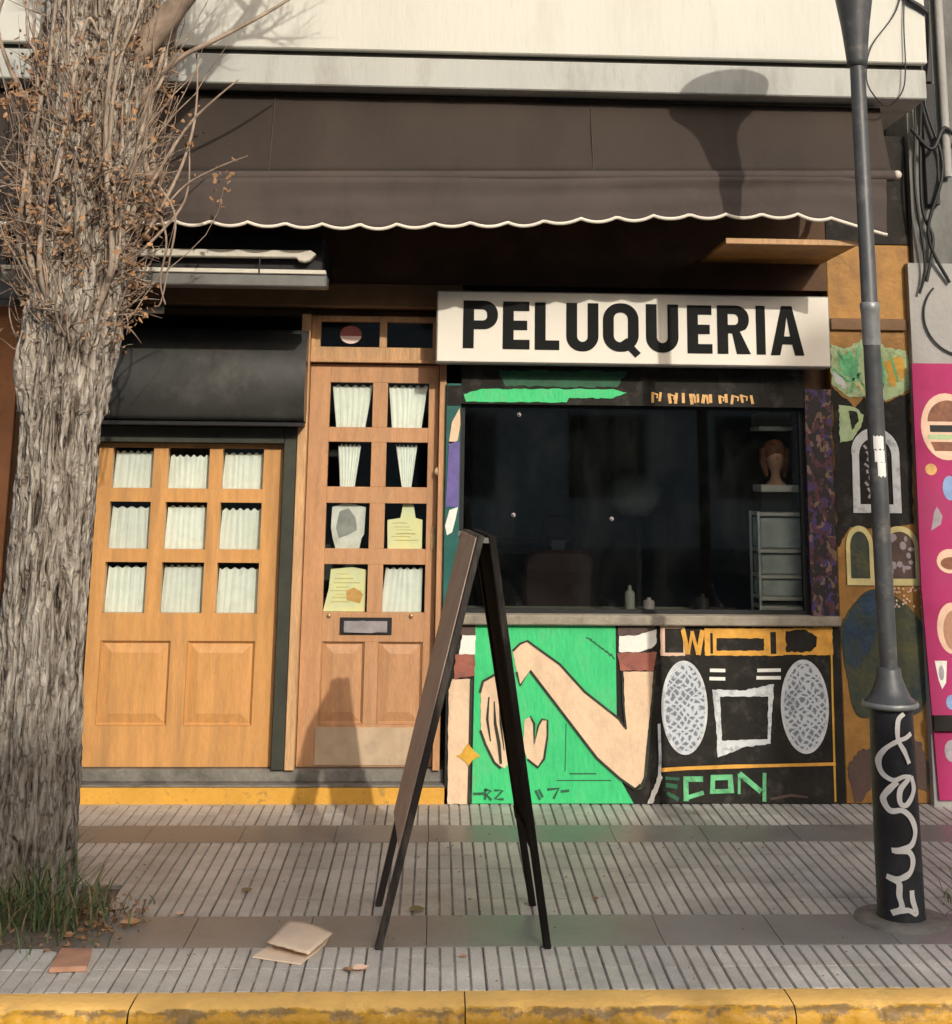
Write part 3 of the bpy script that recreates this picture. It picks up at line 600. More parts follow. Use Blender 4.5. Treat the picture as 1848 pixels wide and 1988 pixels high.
def pane_curtain(xa, xb, za, zb, y, seed, mode='flat'):
    """gathered lace; xa,xb may be (top, bottom) pairs"""
    r = random.Random(seed); nx, nz = 36, 10; vs = []
    ph = r.uniform(0, 6); fq = r.uniform(5.0, 7.5) * 2 * math.pi
    for j in range(nz + 1):
        t = j / nz
        l = xa[0] + (xa[1] - xa[0]) * t; rr = xb[0] + (xb[1] - xb[0]) * t
        for i in range(nx + 1):
            u = i / nx
            z = zb + (za - zb) * t
            if t == 0: z += 0.006 * math.sin(u * fq * 0.8 + ph) + r.uniform(-.001, .001) - 0.008
            wv = 2.2 * noise.noise(Vector((u * 3.0, t * 0.7, seed * 3.1)))
            vs.append((l + (rr - l) * u, y + 0.0045 * math.sin(u * fq + ph + wv * 2) * (0.6 + 0.5 * noise.noise(Vector((u * 5, t, seed)))) + 0.002 * math.sin(u * fq * 2.3 + ph * 2 + t), z))
    fs = [(j * (nx + 1) + i, (j + 1) * (nx + 1) + i, (j + 1) * (nx + 1) + i + 1, j * (nx + 1) + i + 1) for j in range(nz) for i in range(nx)]
    return MB().add(vs, fs, True)

# left door
xs1 = [(-1.600, -1.400), (-1.328, -1.124), (-1.060, -0.857)]
zs1 = [(1.434, 1.630), (1.143, 1.368), (0.842, 1.081)]
px1 = [(-1.602, -1.265), (-1.184, -0.860)]
mb, zt = leaf(xs1, zs1, -1.668, -0.760, 0.142, 1.652)
xs1p = [(-1.604, -0.856)]
lower_panels(mb, [(xs1[0][0], xs1[-1][1])], [(-1.599, -1.265), (-1.184, -0.860)], 0.326, 0.714, 0.142, zt)
d1 = mb.build('door', K['wood1'], shop, 0.0018, label='honey coloured wooden door with nine curtained panes')
for p0, p1 in px1:
    raised(max(p0, -1.599), p1, 0.326, 0.714).build('door_panel', K['wood1'], d1)
MB().box(-0.752, -0.690, 0.035, 0.16, 0.140, 1.735).box(DX0 + 0.002, -1.672, 0.035, 0.16, 0.140, 1.735).box(-1.672, -0.752, 0.035, 0.16, 1.656, 1.735).build('door_frame', K['frame'], shop, 0.003, label='dark green iron frame round the honey coloured door')
RN = ('top', 'middle', 'bottom'); CN = ('left', 'centre', 'right'); sd = 0
for ri, (lo, hi) in enumerate(zs1):
    for ci, (a, b) in enumerate(xs1):
        dz_ = (0.012, 0.03, 0.016, 0.02, 0.014, 0.026, 0.018, 0.012, 0.022)[ri * 3 + ci]
        MB().box(a + 0.001, b - 0.001, 0.118, 0.122, lo + 0.001, hi - 0.001).build('pane', K['pane'], d1)
        sd += 1
        pane_curtain((a + 0.004, a - 0.006), (b - 0.002, b + 0.004), lo - 0.01, hi - dz_, 0.158, sd).build(
            'curtain', K['curtain'], None, label='white lace curtain in the %s row, %s pane of the honey coloured door' % (RN[ri], CN[ci]), cat='curtain', group='lace curtains in the honey coloured door')

# right door with transom
xs2 = [(-0.540, -0.325), (-0.250, -0.043)]
zs2 = [(1.742, 1.964), (1.450, 1.669), (1.152, 1.371), (0.851, 1.078)]
mb, zt = leaf(xs2, zs2, -0.640, 0.008, 0.142, 2.055)
lower_panels(mb, [(xs2[0][0], xs2[-1][1])], [(-0.535, -0.330), (-0.262, -0.048)], 0.335, 0.714, 0.142, zt)
d2 = mb.build('door', K['wood2'], shop, 0.0018, label='taller brown wooden door with eight panes and a transom')
for p0, p1 in ((-0.535, -0.330), (-0.262, -0.048)): raised(p0, p1, 0.335, 0.714).build('door_panel', K['wood2'], d2)
for lo, hi in zs2:
    for a, b in xs2: MB().box(a + 0.001, b - 0.001, 0.118, 0.122, lo + 0.001, hi - 0.001).build('pane', K['pane'], d2)
MB().box(-0.555, -0.060, 0.094, 0.0995, 0.150, 0.322).build('kick_plate', K['kick'], d2, 0.002)
MB().box(-0.452, -0.200, 0.092, 0.0995, 0.748, 0.828).build('letter_slot', K['black'], d2, 0.002)
MB().box(-0.432, -0.222, 0.086, 0.092, 0.760, 0.812).prism([(-0.43, 0.760), (-0.30, 0.757), (-0.224, 0.768), (-0.23, 0.80), (-0.34, 0.815), (-0.425, 0.806)], 0.082, 0.086).build('slot_flap', K['slot_metal'], d2)
MB().lathe([(0.012, 0.0), (0.012, 0.02), (0.02, 0.028), (0.023, 0.042), (0.018, 0.056), (0.004, 0.06)], 0, 0, 16).build('door_knob', K['knob'], d2)
kb = [o for o in d2.children if o.name.startswith('door_knob')][0]; kb.location = (0.016, 0.10, 1.530); kb.rotation_euler = (math.pi / 2, 0, 0)
MB().box(-0.018, 0.004, 0.094, 0.0995, 1.15, 1.26).build('lock_plate', K['brass'], d2, 0.002)
MB().box(-0.688, -0.643, 0.030, 0.16, 0.140, 2.300).build('door_jamb', K['wood2_light'], shop, 0.003, label='pale worn left jamb of the brown door')
MB().box(0.011, 0.045, 0.030, 0.16, 0.140, 2.300).build('door_jamb', K['wood2'], shop, 0.003, label='right jamb of the brown door')
tr = MB()
tr.box(-0.642, 0.010, 0.055, 0.15, 2.062, 2.078); tr.box(-0.642, 0.010, 0.075, 0.15, 2.078, 2.140); tr.box(-0.642, -0.598, 0.08, 0.15, 2.140, 2.298); tr.box(-0.299, -0.262, 0.08, 0.15, 2.140, 2.298); tr.box(-0.03, 0.010, 0.08, 0.15, 2.140, 2.298); tr.box(-0.598, -0.299, 0.08, 0.15, 2.270, 2.298); tr.box(-0.262, -0.03, 0.08, 0.15, 2.270, 2.298)
tr = tr.build('transom', K['wood2_light'], shop, 0.002)
for a, b in ((-0.597, -0.300), (-0.261, -0.031)): MB().box(a, b, 0.115, 0.119, 2.141, 2.269).build('pane', K['pane'], tr)
st = MB().prism(ell(-0.446, 2.205, 0.055, 0.046), 0.1105, 0.1125).build('round_sticker', K['sticker_red'], None, label='round red sticker with a painted sunlit lower part on the transom glass above the brown door', cat='sticker')
MB().prism(ell(-0.446, 2.205, 0.055, 0.046, 16, math.pi * 1.05, math.pi * 1.95), 0.1075, 0.1105).build('painted_lit_band', K['sticker_lit'], st)  # sunlit lower part of the sticker, painted as a paler piece
# curtains and papers behind the panes of the brown door
for (l, r_, z0, z1, nm) in (((-0.532, -0.506), (-0.328, -0.362), 1.735, 1.958, 'top row, left'), ((-0.246, -0.226), (-0.050, -0.078), 1.735, 1.958, 'top row, right'),
                            ((-0.494, -0.478), (-0.378, -0.405), 1.445, 1.662, 'second row, left'), ((-0.205, -0.168), (-0.095, -0.122), 1.445, 1.662, 'second row, right'),
                            ((-0.238, -0.262), (-0.056, -0.058), 0.846, 1.065, 'bottom row, right')):
    sd += 1
    pane_curtain(l, r_, z0, z1, 0.150, sd).build('curtain', K['curtain'], None, label='gathered white curtain in the %s pane of the brown door' % nm, cat='curtain', group='curtains in the brown door')
ph = MB().prism([(-0.512, 1.350), (-0.46, 1.368), (-0.40, 1.365), (-0.345, 1.350), (-0.35, 1.22), (-0.362, 1.20), (-0.372, 1.150), (-0.490, 1.152), (-0.505, 1.20), (-0.515, 1.25)], 0.138, 0.140).build('portrait_print', K['photo_grey'], None, label='grey portrait print in the third row, left pane of the brown door', cat='print')
MB().prism([(-0.475, 1.33), (-0.430, 1.345), (-0.395, 1.30), (-0.385, 1.24), (-0.43, 1.215), (-0.475, 1.20), (-0.49, 1.25)], 0.1365, 0.138).build('grey_smudge', K['photo_dark'], ph)
fl = MB().prism([(-0.232, 1.152), (-0.062, 1.152), (-0.062, 1.292), (-0.096, 1.300), (-0.108, 1.366), (-0.160, 1.366), (-0.172, 1.300), (-0.236, 1.290)], 0.138, 0.140).build('yellow_flyer', K['paper_yellow'], None, label='yellow flyer with a tall tab in the third row, right pane of the brown door', cat='flyer')
f2 = MB().prism([(-0.540, 0.852), (-0.334, 0.852), (-0.334, 1.050), (-0.40, 1.062), (-0.508, 1.052), (-0.515, 0.96)], 0.138, 0.140).build('yellow_flyer', K['paper_yellow'], None, label='yellow flyer with an orange print in the bottom left pane of the brown door', cat='flyer')
MB().prism([(-0.425, 0.905), (-0.36, 0.89), (-0.345, 0.935), (-0.39, 0.965), (-0.43, 0.95)], 0.1365, 0.138).build('orange_print', K['flyer_orange'], f2)
for par_, x0_, x1_, z0_, z1_, sd_ in ((fl, -0.215, -0.080, 1.175, 1.275, 1), (f2, -0.510, -0.350, 0.875, 1.03, 2)):
    rr_ = random.Random(sd_); mb = MB(); z_ = z1_
    while z_ > z0_:
        a_ = x0_ + rr_.uniform(0, .03); b_ = x1_ - rr_.uniform(0, .07); mb.ribbon([(a_, z_), ((a_ + b_) / 2, z_ + rr_.uniform(-.002, .002)), (b_, z_)], rr_.uniform(.003, .008), 0.1372); z_ -= rr_.uniform(0.014, 0.024)
    mb.build('faint_print', K['yellow_pale'], par_, kind='stuff')
for x_ in (-0.505, -0.105): MB().sphere((x_, 0.093, 0.838), 0.011, 10).build('brass_stud', K['brass'], d2)

# ------------------------------------------------------------------ roller shutter box, folded awning rail
sh = thing('shutter_box', 'black rounded roller shutter box above the honey coloured door', 'shutter', (-1.14, 0, 1.75))
prof = [(0.03, 1.76), (-0.075, 1.762), (-0.098, 1.79), (-0.112, 1.84), (-0.118, 1.90), (-0.112, 1.98), (-0.095, 2.06), (-0.070, 2.13), (-0.035, 2.19), (0.0, 2.213), (0.03, 2.215)]
n = len(prof); xs = (-1.69, -0.648)
mb = MB(); mb.add([(xs[0], y, z) for y, z in prof] + [(xs[1], y, z) for y, z in prof], [(i, n + i, n + i + 1, i + 1) for i in range(n - 1)], True)
mb.add([(xs[0], y, z) for y, z in prof], [tuple(range(n))]); mb.add([(xs[1], y, z) for y, z in prof], [tuple(range(n - 1, -1, -1))])
mb.build('box_cover', K['shutter'], sh)
MB().box(-1.685, -0.652, -0.088, 0.03, 1.737, 1.757).build('bottom_rail', K['black'], sh, 0.003)

fa = thing('folded_awning', 'small black folded awning with cream front bars under the brown canvas', 'awning', (-1.2, 0, 2.4))
MB().box(-2.0, -0.545, -0.55, 0.0, 2.440, 2.60).build('casing', K['black'], fa, 0.006)
MB().prism([(-2.0, 2.487), (-0.66, 2.492), (-0.655, 2.478), (-0.625, 2.472), (-0.60, 2.480), (-0.572, 2.510), (-0.60, 2.528), (-0.66, 2.526), (-2.0, 2.521)], -0.610, -0.560).build('front_bar', K['rail_white'], fa, 0.004)
MB().box(-2.0, -0.525, -0.610, -0.560, 2.416, 2.436).build('lower_bar', K['rail_white'], fa, 0.003)
MB().box(-2.0, -0.520, -0.60, -0.48, 2.358, 2.4155).build('grey_profile', K['grey_metal'], fa, 0.006)
MB().tube([(-0.83, -0.613, 2.49), (-0.828, -0.617, 2.45), (-0.83, -0.613, 2.417)], 0.004, 6).build('wire', K['cable'], fa)
mb = MB(); mb.tube([(-1.9, -0.20, 2.262), (-1.45, -0.20, 2.270), (-1.40, -0.20, 2.282), (-1.335, -0.20, 2.284)], [0.013, 0.013, 0.016, 0.02], 10)
mb.build('arm', K['rail_white'], fa)

# board canopy under the right end of the brown awning
bc = thing('canopy_board', 'orange board canopy with pale front edge above the right of the sign', 'canopy', (1.66, -0.3, 2.6))
MB().box(1.33, 1.955, -0.64, -0.003, 2.590, 2.608).build('board', K['orange_wall'], bc, 0.002)
MB().box(1.327, 1.958, -0.660, -0.641, 2.586, 2.612).build('front_edge', K['wood2_light'], bc, 0.002)

# ------------------------------------------------------------------ brown awning with scalloped valance
aw = thing('awning', 'long brown canvas awning with cream scalloped edge across the shopfront', 'awning', (-0.3, -0.6, 3.25))
AX0, AX1 = -2.85, 2.095
def barz(x): return 2.835 + (x + 1.116) * 0.0215
def interp(x, T):
    for (a, b), (c, d) in zip(T, T[1:]):
        if x <= c: return b + (d - b) * max(0, (x - a)) / (c - a)
    return T[-1][1]
VB = [(-2.85, 2.60), (-1.2, 2.617), (-0.36, 2.616), (0.34, 2.640), (1.05, 2.688), (1.63, 2.702), (1.80, 2.692), (2.04, 2.628), (2.1, 2.615)]
nx, nz = 150, 12; vs = []
for j in range(nz + 1):
    t = j / nz
    for i in range(nx + 1):
        u = i / nx; x = AX0 + u * (AX1 - AX0)
        y = -0.630 - 0.118 * t; z = 3.262 + (barz(x) + 0.026 - 3.262) * t
        sag = math.sin(math.pi * t) * (0.012 + 0.008 * noise.noise(Vector((x * 1.3, t, 2))))
        vs.append((x, y + sag + 0.010 * noise.noise(Vector((x * 1.6, t * 1.2, 7))) * math.sin(math.pi * t) + 0.005 * noise.noise(Vector((x * 5 + t * 2, t * 2, 17))), z))
fs = [(j * (nx + 1) + i, (j + 1) * (nx + 1) + i, (j + 1) * (nx + 1) + i + 1, j * (nx + 1) + i + 1) for j in range(nz) for i in range(nx)]
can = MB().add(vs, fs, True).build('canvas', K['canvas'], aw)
sm_ = can.modifiers.new('thick', 'SOLIDIFY'); sm_.thickness = 0.003; sm_.offset = -1
# stitched seams across the canvas
for sx in (-2.0, -0.79, 0.70):
    pth = []
    for j in range(13):
        t = j / 12; pth.append((sx, -0.632 - 0.118 * t + math.sin(math.pi * t) * 0.010, 3.262 + (barz(sx) + 0.026 - 3.262) * t))
    MB().tube(pth, 0.0028, 5).build('seam', K['awning'], aw)
MB().tube([(AX0, -0.752, barz(AX0)), (AX1 + 0.01, -0.752, barz(AX1))], 0.026, 12).build('front_bar', K['awning'], aw)
MB().tube([(-2.85, -0.585, 3.222), (2.09, -0.585, 3.222)], 0.04, 12).build('roller', K['black'], aw)
def val_z(x):
    b = interp(x, VB); ph = ((x + 0.199) / 0.167) % 1.0
    if x > 1.80: return b
    k_ = math.floor((x + 0.199) / 0.167); rr_ = noise.noise(Vector((k_ * 1.7, 3, 1)))
    return b - (0.020 + 0.008 * rr_) * math.sin(math.pi * ph) ** 0.8 + 0.008 + 0.004 * noise.noise(Vector((x * 2.1, 5, 2)))
nx = 620; vs = []; rows_ = 9
for j in range(rows_ + 1):
    t = j / rows_
    for i in range(nx + 1):
        x = AX0 + (2.065 - AX0) * i / nx
        zt_, zb_ = barz(x) - 0.010, val_z(x)
        cre = 0.014 * math.exp(-((t - (0.36 - 0.10 * max(0, (x - 0.2)) )) / 0.10) ** 2) * min(1, max(0, (x + 1.0) / 1.0))
        yy = -0.776 - 0.004 * math.sin(x * 6.28 / 0.52) * t - 0.014 * noise.noise(Vector((x * 2.6, t * 1.5, 4))) * t - 0.008 * noise.noise(Vector((x * 1.1 + t * 3, t * 3.5, 9))) + cre
        if x > 1.5: yy += 0.05 * (x - 1.5) * t
        vs.append((x - 0.02 * t * max(0, x - 1.7), yy, zt_ + (zb_ - zt_) * t))
fs = [(j * (nx + 1) + i, (j + 1) * (nx + 1) + i, (j + 1) * (nx + 1) + i + 1, j * (nx + 1) + i + 1) for j in range(rows_) for i in range(nx)]
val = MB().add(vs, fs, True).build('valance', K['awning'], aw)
sm_ = val.modifiers.new('thick', 'SOLIDIFY'); sm_.thickness = 0.003
mb = MB(); ed = vs[-(nx + 1):]
mb.tube([(x, y - 0.002, z + 0.001) for x, y, z in ed[::2]], 0.0085, 6)
mb.build('edge_trim', K['trim'], aw)
MB().sphere((AX1 + 0.025, -0.755, barz(AX1) + 0.005), 0.021, 12).build('end_cap', K['rail_white'], aw)
for x_ in (-1.9, 0.25, 1.98):
    MB().tube([(x_, -0.02, 3.05), (x_ + 0.05, -0.40, 2.95), (x_ + 0.02, -0.74, barz(x_) - 0.02)], 0.016, 8).build('arm', K['grey_metal'], aw)

# ------------------------------------------------------------------ PELUQUERIA sign
sg = thing('shop_sign', 'white box sign reading PELUQUERIA in bold black capitals', 'sign', (0.97, 0, 2.05))
SX0, SX1, SZ0, SZ1 = -0.012, 1.950, 2.053, 2.408
MB().box(SX0, SX1, -0.146, -0.001, SZ0, SZ1).build('sign_box', K['sign_side'], sg, 0.004)
MB().box(SX0 + 0.006, SX1 - 0.006, -0.152, -0.1465, SZ0 + 0.006, SZ1 - 0.006).build('sign_face', K['sign_white'], sg, 0.002)
def glyph(c, x0, x1, z0, z1, s=0.053, t=0.046):
    h = z1 - z0; zm = z0 + h * 0.5
    if c == 'I': return [[(x0, z0), (x1, z0), (x1, z1), (x0, z1)]]
    if c == 'L': return [[(x0, z0), (x1, z0), (x1, z0 + t), (x0 + s, z0 + t), (x0 + s, z1), (x0, z1)]]
    if c == 'E': return [[(x0, z0), (x1, z0), (x1, z0 + t), (x0 + s, z0 + t), (x0 + s, zm - t * .5), (x1 - .012, zm - t * .5), (x1 - .012, zm + t * .5), (x0 + s, zm + t * .5), (x0 + s, z1 - t), (x1 - .002, z1 - t), (x1 - .002, z1), (x0, z1)]]
    if c == 'U':
        r = (x1 - x0) / 2 * 0.94; ri = r - s + 0.006
        o = rrect(x0, x1, z0, z1, r, 10, '1001'); i = rrect(x0 + s, x1 - s, z0 + t, z1, ri, 10, '1001')
        oo = [p for p in o]                       # order: BR arc, TR, TL, BL arc
        k = 11
        return [oo[:k] + [(x1, z1), (x1 - s, z1)] + i[:k][::-1] + i[-k:][::-1] + [(x0 + s, z1), (x0, z1)] + oo[-k:]]
    if c in 'PR':
        zb = z0 + h * (0.40 if c == 'P' else 0.42); rb = (z1 - zb) / 2 * 0.96
        bowl = rrect(x0, x1, zb, z1, rb, 8, '1100')
        hole = rrect(x0 + s, x1 - s, zb + t * .92, z1 - t * .92, rb - t * .92 - .002, 8, '1100')
        body = bowl[:18]
        if c == 'P': out = [(x0, z0), (x0 + s, z0), (x0 + s, zb)] + body + [(x0, z1)]
        else: out = [(x0, z0), (x0 + s, z0), (x0 + s, zb + .002), (x0 + s + .022, zb), (x1 - s - .010, z0), (x1 + .006, z0), (x1 - s + .006, zb + .010)] + body[4:] + [(x0, z1)]
        return [out, hole]
    if c == 'A':
        xm = (x0 + x1) / 2; zc = z0 + h * 0.22; zd = zc + t * .85
        def ex(z, e): return e * (1 - (z - z0) / h)
        hw = (x1 - x0) / 2; tw = 0.026
        L = lambda z: x0 + (xm - tw - x0) * (z - z0) / h
        Rr = lambda z: x1 - (x1 - xm - tw) * (z - z0) / h
        sw = 0.046
        return [[(x0, z0), (x0 + sw, z0), (L(zc) + sw, zc), (Rr(zc) - sw, zc), (x1 - sw, z0), (x1, z0), (xm + tw, z1), (xm - tw, z1)],
                [(L(zd) + sw, zd), (Rr(zd) - sw, zd), (xm, z0 + h * 0.80)]]
    if c == 'Q':
        r = (x1 - x0) / 2 * 0.97
        zq = z0 + 0.014
        return [rrect(x0, x1 - 0.006, zq, z1, r - .006, 10), rrect(x0 + s, x1 - s - .006, zq + t, z1 - t, r - s - .004, 10)]
LET = [('P', .120, .291, 2.125, 2.359), ('E', .316, .448, 2.123, 2.357), ('L', .474, .595, 2.122, 2.355), ('U', .630, .789, 2.117, 2.355), ('Q', .812, .995, 2.104, 2.357),
       ('U', 1.026, 1.187, 2.117, 2.355), ('E', 1.232, 1.356, 2.115, 2.353), ('R', 1.382, 1.541, 2.115, 2.355), ('I', 1.577, 1.622, 2.114, 2.355), ('A', 1.648, 1.815, 2.112, 2.356)]
for c, a, b, z0, z1 in LET:
    lo = holed('letter_' + c.lower(), glyph(c, a, b, z0, z1), -0.1562, 0.004, K['letter'], sg)
    if c == 'Q': MB().prism([(0.900, 2.165), (0.928, 2.185), (0.998, 2.112), (0.972, 2.090)], -0.1568, -0.1525).build('letter_tail', K['letter'], lo)

# ------------------------------------------------------------------ murals under the window and on the pillar
Y1, Y2, Y3, Y4 = -0.004, -0.008, -0.011, -0.014
gp = MB().prism([(0.200, 0.003), (0.966, 0.003), (0.890, 0.13), (0.884, 0.811), (0.205, 0.811)], Y1, 0.0).build('green_mural_panel', K['green'], shop)
def paint(name, pts, m, y0, par, y1=None, rag=0.0022, seed=1): return MB().prism(ragged(pts, rag, seed=seed), y0, (y0 + 0.0035) if y1 is None else y1).build(name, K[m], par)
# bent arm with outline
arm = [(0.387, 0.690), (0.420, 0.722), (0.456, 0.736), (0.614, 0.629), (0.733, 0.505), (0.899, 0.382), (0.926, 0.345), (0.931, 0.330), (0.922, 0.596), (1.066, 0.596), (1.058, 0.48), (1.042, 0.371), (1.028, 0.24), (1.021, 0.133), (0.998, 0.088), (0.972, 0.068), (0.900, 0.115), (0.792, 0.205), (0.644, 0.387), (0.471, 0.600), (0.424, 0.532), (0.406, 0.594)]
paint('painted_arm', arm, 'skin_paint', Y2, shop, 0.0)
mb = MB(); mb.ribbon(arm[0:7], 0.011, Y3); mb.ribbon([arm[21]] + [arm[20], arm[19]] + arm[18:13:-1], 0.011, Y3); mb.ribbon([(0.972, 0.068), (1.0, 0.075), (1.021, 0.12), (1.035, 0.25), (1.05, 0.38), (1.075, 0.60)], [0.012, 0.016, 0.012, 0.014, 0.01, 0.01], Y3); mb.ribbon([(0.931, 0.335), (0.918, 0.47), (0.915, 0.60)], [0.010, 0.008, 0.006], Y3)
mb.build('arm_outline', K['line'], shop)
paint('painted_forearm', [(0.086, 0.002), (0.181, 0.002), (0.184, 0.30), (0.184, 0.559), (0.099, 0.559), (0.082, 0.509)], 'skin_paint', Y2, shop, 0.0)
MB().ribbon([(0.190, 0.56), (0.186, 0.35), (0.186, 0.16), (0.184, 0.005)], [0.014, 0.010, 0.011, 0.011], Y3).build('forearm_outline', K['line'], shop)
paint('painted_cuff', [(0.128, 0.672), (0.205, 0.672), (0.207, 0.760), (0.143, 0.760)], 'paint_white', Y2, shop, 0.0)
paint('painted_cuff', [(0.105, 0.560), (0.205, 0.575), (0.205, 0.672), (0.112, 0.672)], 'paint_red', Y2, shop, 0.0, 0.003)
paint('painted_cuff', [(0.10, 0.76), (0.207, 0.76), (0.205, 0.812), (0.12, 0.812)], 'paint_brown', Y2, shop, 0.0, 0.003)
paint('painted_cuff', [(0.901, 0.686), (0.997, 0.686), (1.057, 0.704), (1.082, 0.727), (1.084, 0.792), (0.974, 0.761), (0.902, 0.761)], 'paint_white', Y2, shop, 0.0)
paint('painted_cuff', [(0.905, 0.602), (1.070, 0.602), (1.084, 0.686), (0.892, 0.682)], 'paint_red', Y2, shop, 0.0, 0.004, 3)
paint('painted_cuff', [(0.896, 0.764), (0.975, 0.764), (1.075, 0.792), (1.08, 0.812), (0.893, 0.812)], 'paint_brown', Y2, shop, 0.0, 0.003)
hand = [(0.235, 0.532), (0.262, 0.562), (0.300, 0.577), (0.330, 0.52), (0.354, 0.426), (0.366, 0.30), (0.369, 0.178), (0.352, 0.160), (0.334, 0.168), (0.304, 0.190), (0.262, 0.270), (0.238, 0.325)]
paint('painted_hand', hand, 'skin_paint', Y2, gp, 0.0)
mb = MB(); mb.ribbon([(0.232, 0.50), (0.245, 0.55), (0.300, 0.580)], 0.012, Y3); mb.ribbon([(0.236, 0.33), (0.262, 0.265), (0.304, 0.186), (0.336, 0.160)], 0.010, Y3)
mb.ribbon([(0.300, 0.46), (0.306, 0.36), (0.325, 0.27), (0.335, 0.18)], [0.005, 0.014, 0.016, 0.012], Y3); mb.ribbon([(0.275, 0.48), (0.268, 0.38), (0.285, 0.28)], [0.006, 0.012, 0.006], Y3); mb.ribbon([(0.325, 0.46), (0.332, 0.36), (0.35, 0.24)], [0.004, 0.010, 0.004], Y3)
mb.build('hand_outline', K['line'], gp)
fing = [(0.440, 0.250), (0.446, 0.375), (0.473, 0.390), (0.490, 0.355), (0.492, 0.268), (0.512, 0.345), (0.528, 0.375), (0.552, 0.372), (0.552, 0.305), (0.536, 0.205), (0.509, 0.168), (0.460, 0.204)]
paint('painted_fingers', fing, 'skin_paint', Y2, gp, 0.0)
mb = MB(); mb.ribbon([(0.473, 0.394), (0.492, 0.36), (0.493, 0.268), (0.512, 0.35), (0.530, 0.380), (0.556, 0.375), (0.556, 0.305), (0.540, 0.202), (0.511, 0.164), (0.462, 0.20)], [0.006, 0.011, 0.010, 0.008, 0.010, 0.008, 0.009, 0.011, 0.011, 0.008], Y3)
mb.build('finger_outline', K['line'], gp)
paint('painted_diamond', [(0.122, 0.215), (0.15, 0.228), (0.18, 0.272), (0.205, 0.238), (0.236, 0.216), (0.20, 0.196), (0.182, 0.172), (0.155, 0.198)], 'gold', -0.0125, shop, -0.009)
mb = MB()    # scrawled letters along the foot of the green wall
for st in ([(0.205, 0.046), (0.255, 0.047)], [(0.262, 0.02), (0.262, 0.068)], [(0.262, 0.066), (0.29, 0.058), (0.268, 0.042), (0.292, 0.018)], [(0.305, 0.062), (0.345, 0.060), (0.308, 0.024), (0.35, 0.022)],
           [(0.50, 0.062), (0.522, 0.020)], [(0.515, 0.066), (0.535, 0.03)], [(0.555, 0.065), (0.61, 0.07), (0.585, 0.024)], [(0.62, 0.056), (0.66, 0.06)]):
    mb.ribbon(st, 0.012, -0.0065)
mb.build('scrawl', K['dgreen'], gp)
mb = MB(); mb.ribbon([(0.645, 0.36), (0.640, 0.145)], 0.004, -0.0058); mb.ribbon([(0.66, 0.135), (0.79, 0.135)], 0.006, -0.0056); mb.ribbon([(0.60, 0.105), (0.86, 0.105)], 0.005, -0.0054)
for k in range(7): mb.ribbon([(0.74 + 0.02 * k, 0.752 - 0.012 * k), (0.77 + 0.018 * k, 0.742 - 0.015 * k)], 0.006, -0.0052 - k * 0.0001)
mb.build('faint_lines', K['dgreen'], gp)

# boombox mural
bb = MB().box(1.098, 1.950, Y1, 0.0, 0.004, 0.811).build('boombox_mural_panel', K['bb_black'], shop)
def bbp(name, pts, m, y=Y2, seed=1, rag=0.002): return MB().prism(ragged(pts, rag, seed=seed), y, Y1).build(name, K[m], bb)
def bbh(name, loops, m, y=Y2): return holed(name, loops, y, 0.003, K[m], bb)
bbh('orange_console', [ragged([(1.318, 0.672), (1.700, 0.672), (1.700, 0.800), (1.318, 0.800)], .002), [(1.345, 0.680), (1.358, 0.680), (1.358, 0.776), (1.345, 0.776)], ragged([(1.376, 0.694), (1.608, 0.696), (1.610, 0.752), (1.376, 0.752)], .002), [(1.640, 0.680), (1.668, 0.680), (1.668, 0.782), (1.640, 0.782)]], 'orange_paint')
bbh('orange_console', [ragged([(1.702, 0.676), (1.946, 0.676), (1.946, 0.806), (1.702, 0.802)], .002, seed=5), ragged([(1.716, 0.690), (1.83, 0.690), (1.865, 0.715), (1.87, 0.76), (1.82, 0.792), (1.716, 0.788)], .004, seed=8)], 'orange_paint')
bbh('pale_frame', [ragged([(1.102, 0.670), (1.222, 0.670), (1.222, 0.676), (1.222, 0.806), (1.102, 0.810)], .002, seed=9), [(1.124, 0.684), (1.214, 0.684), (1.210, 0.796), (1.124, 0.796)]], 'sticker_cream')
mb = MB()
mb.ribbon([(1.212, 0.792), (1.236, 0.678)], 0.022, Y3); mb.ribbon([(1.236, 0.678), (1.258, 0.785)], 0.014, Y3 - .0004); mb.ribbon([(1.256, 0.785), (1.284, 0.675)], 0.016, Y3 - .0008); mb.ribbon([(1.284, 0.675), (1.308, 0.79)], 0.024, Y3 - .0012)
mb.build('painted_letter_w', K['orange_paint'], bb)
for cx, cz, rx, rz in ((1.2145, 0.434, 0.112, 0.214), (1.799, 0.440, 0.117, 0.215)):
    rim = bbh('speaker_rim', [ell(cx, cz, rx, rz, 40), ell(cx + 0.002, cz, rx - 0.015, rz - 0.018, 40)], 'grey_paint', -0.0085)
    MB().prism(ell(cx, cz, rx - 0.010, rz - 0.013, 40), -0.0065, Y1).build('speaker_grille', K['speaker'], bb)
bbh('deck_frame', [ragged([(1.350, 0.516), (1.50, 0.512), (1.653, 0.541), (1.640, 0.42), (1.627, 0.270), (1.50, 0.256), (1.371, 0.208), (1.366, 0.35)], .003), ragged([(1.388, 0.484), (1.622, 0.485), (1.615, 0.290), (1.393, 0.284)], .002)], 'grey_paint')
for a in ([(1.341, 0.604), (1.416, 0.603)], [(1.338, 0.566), (1.415, 0.565)], [(1.572, 0.604), (1.687, 0.606)], [(1.567, 0.570), (1.686, 0.571)]):
    MB().ribbon(a, 0.016, -0.007).build('white_dash', K['paint_white'], bb)
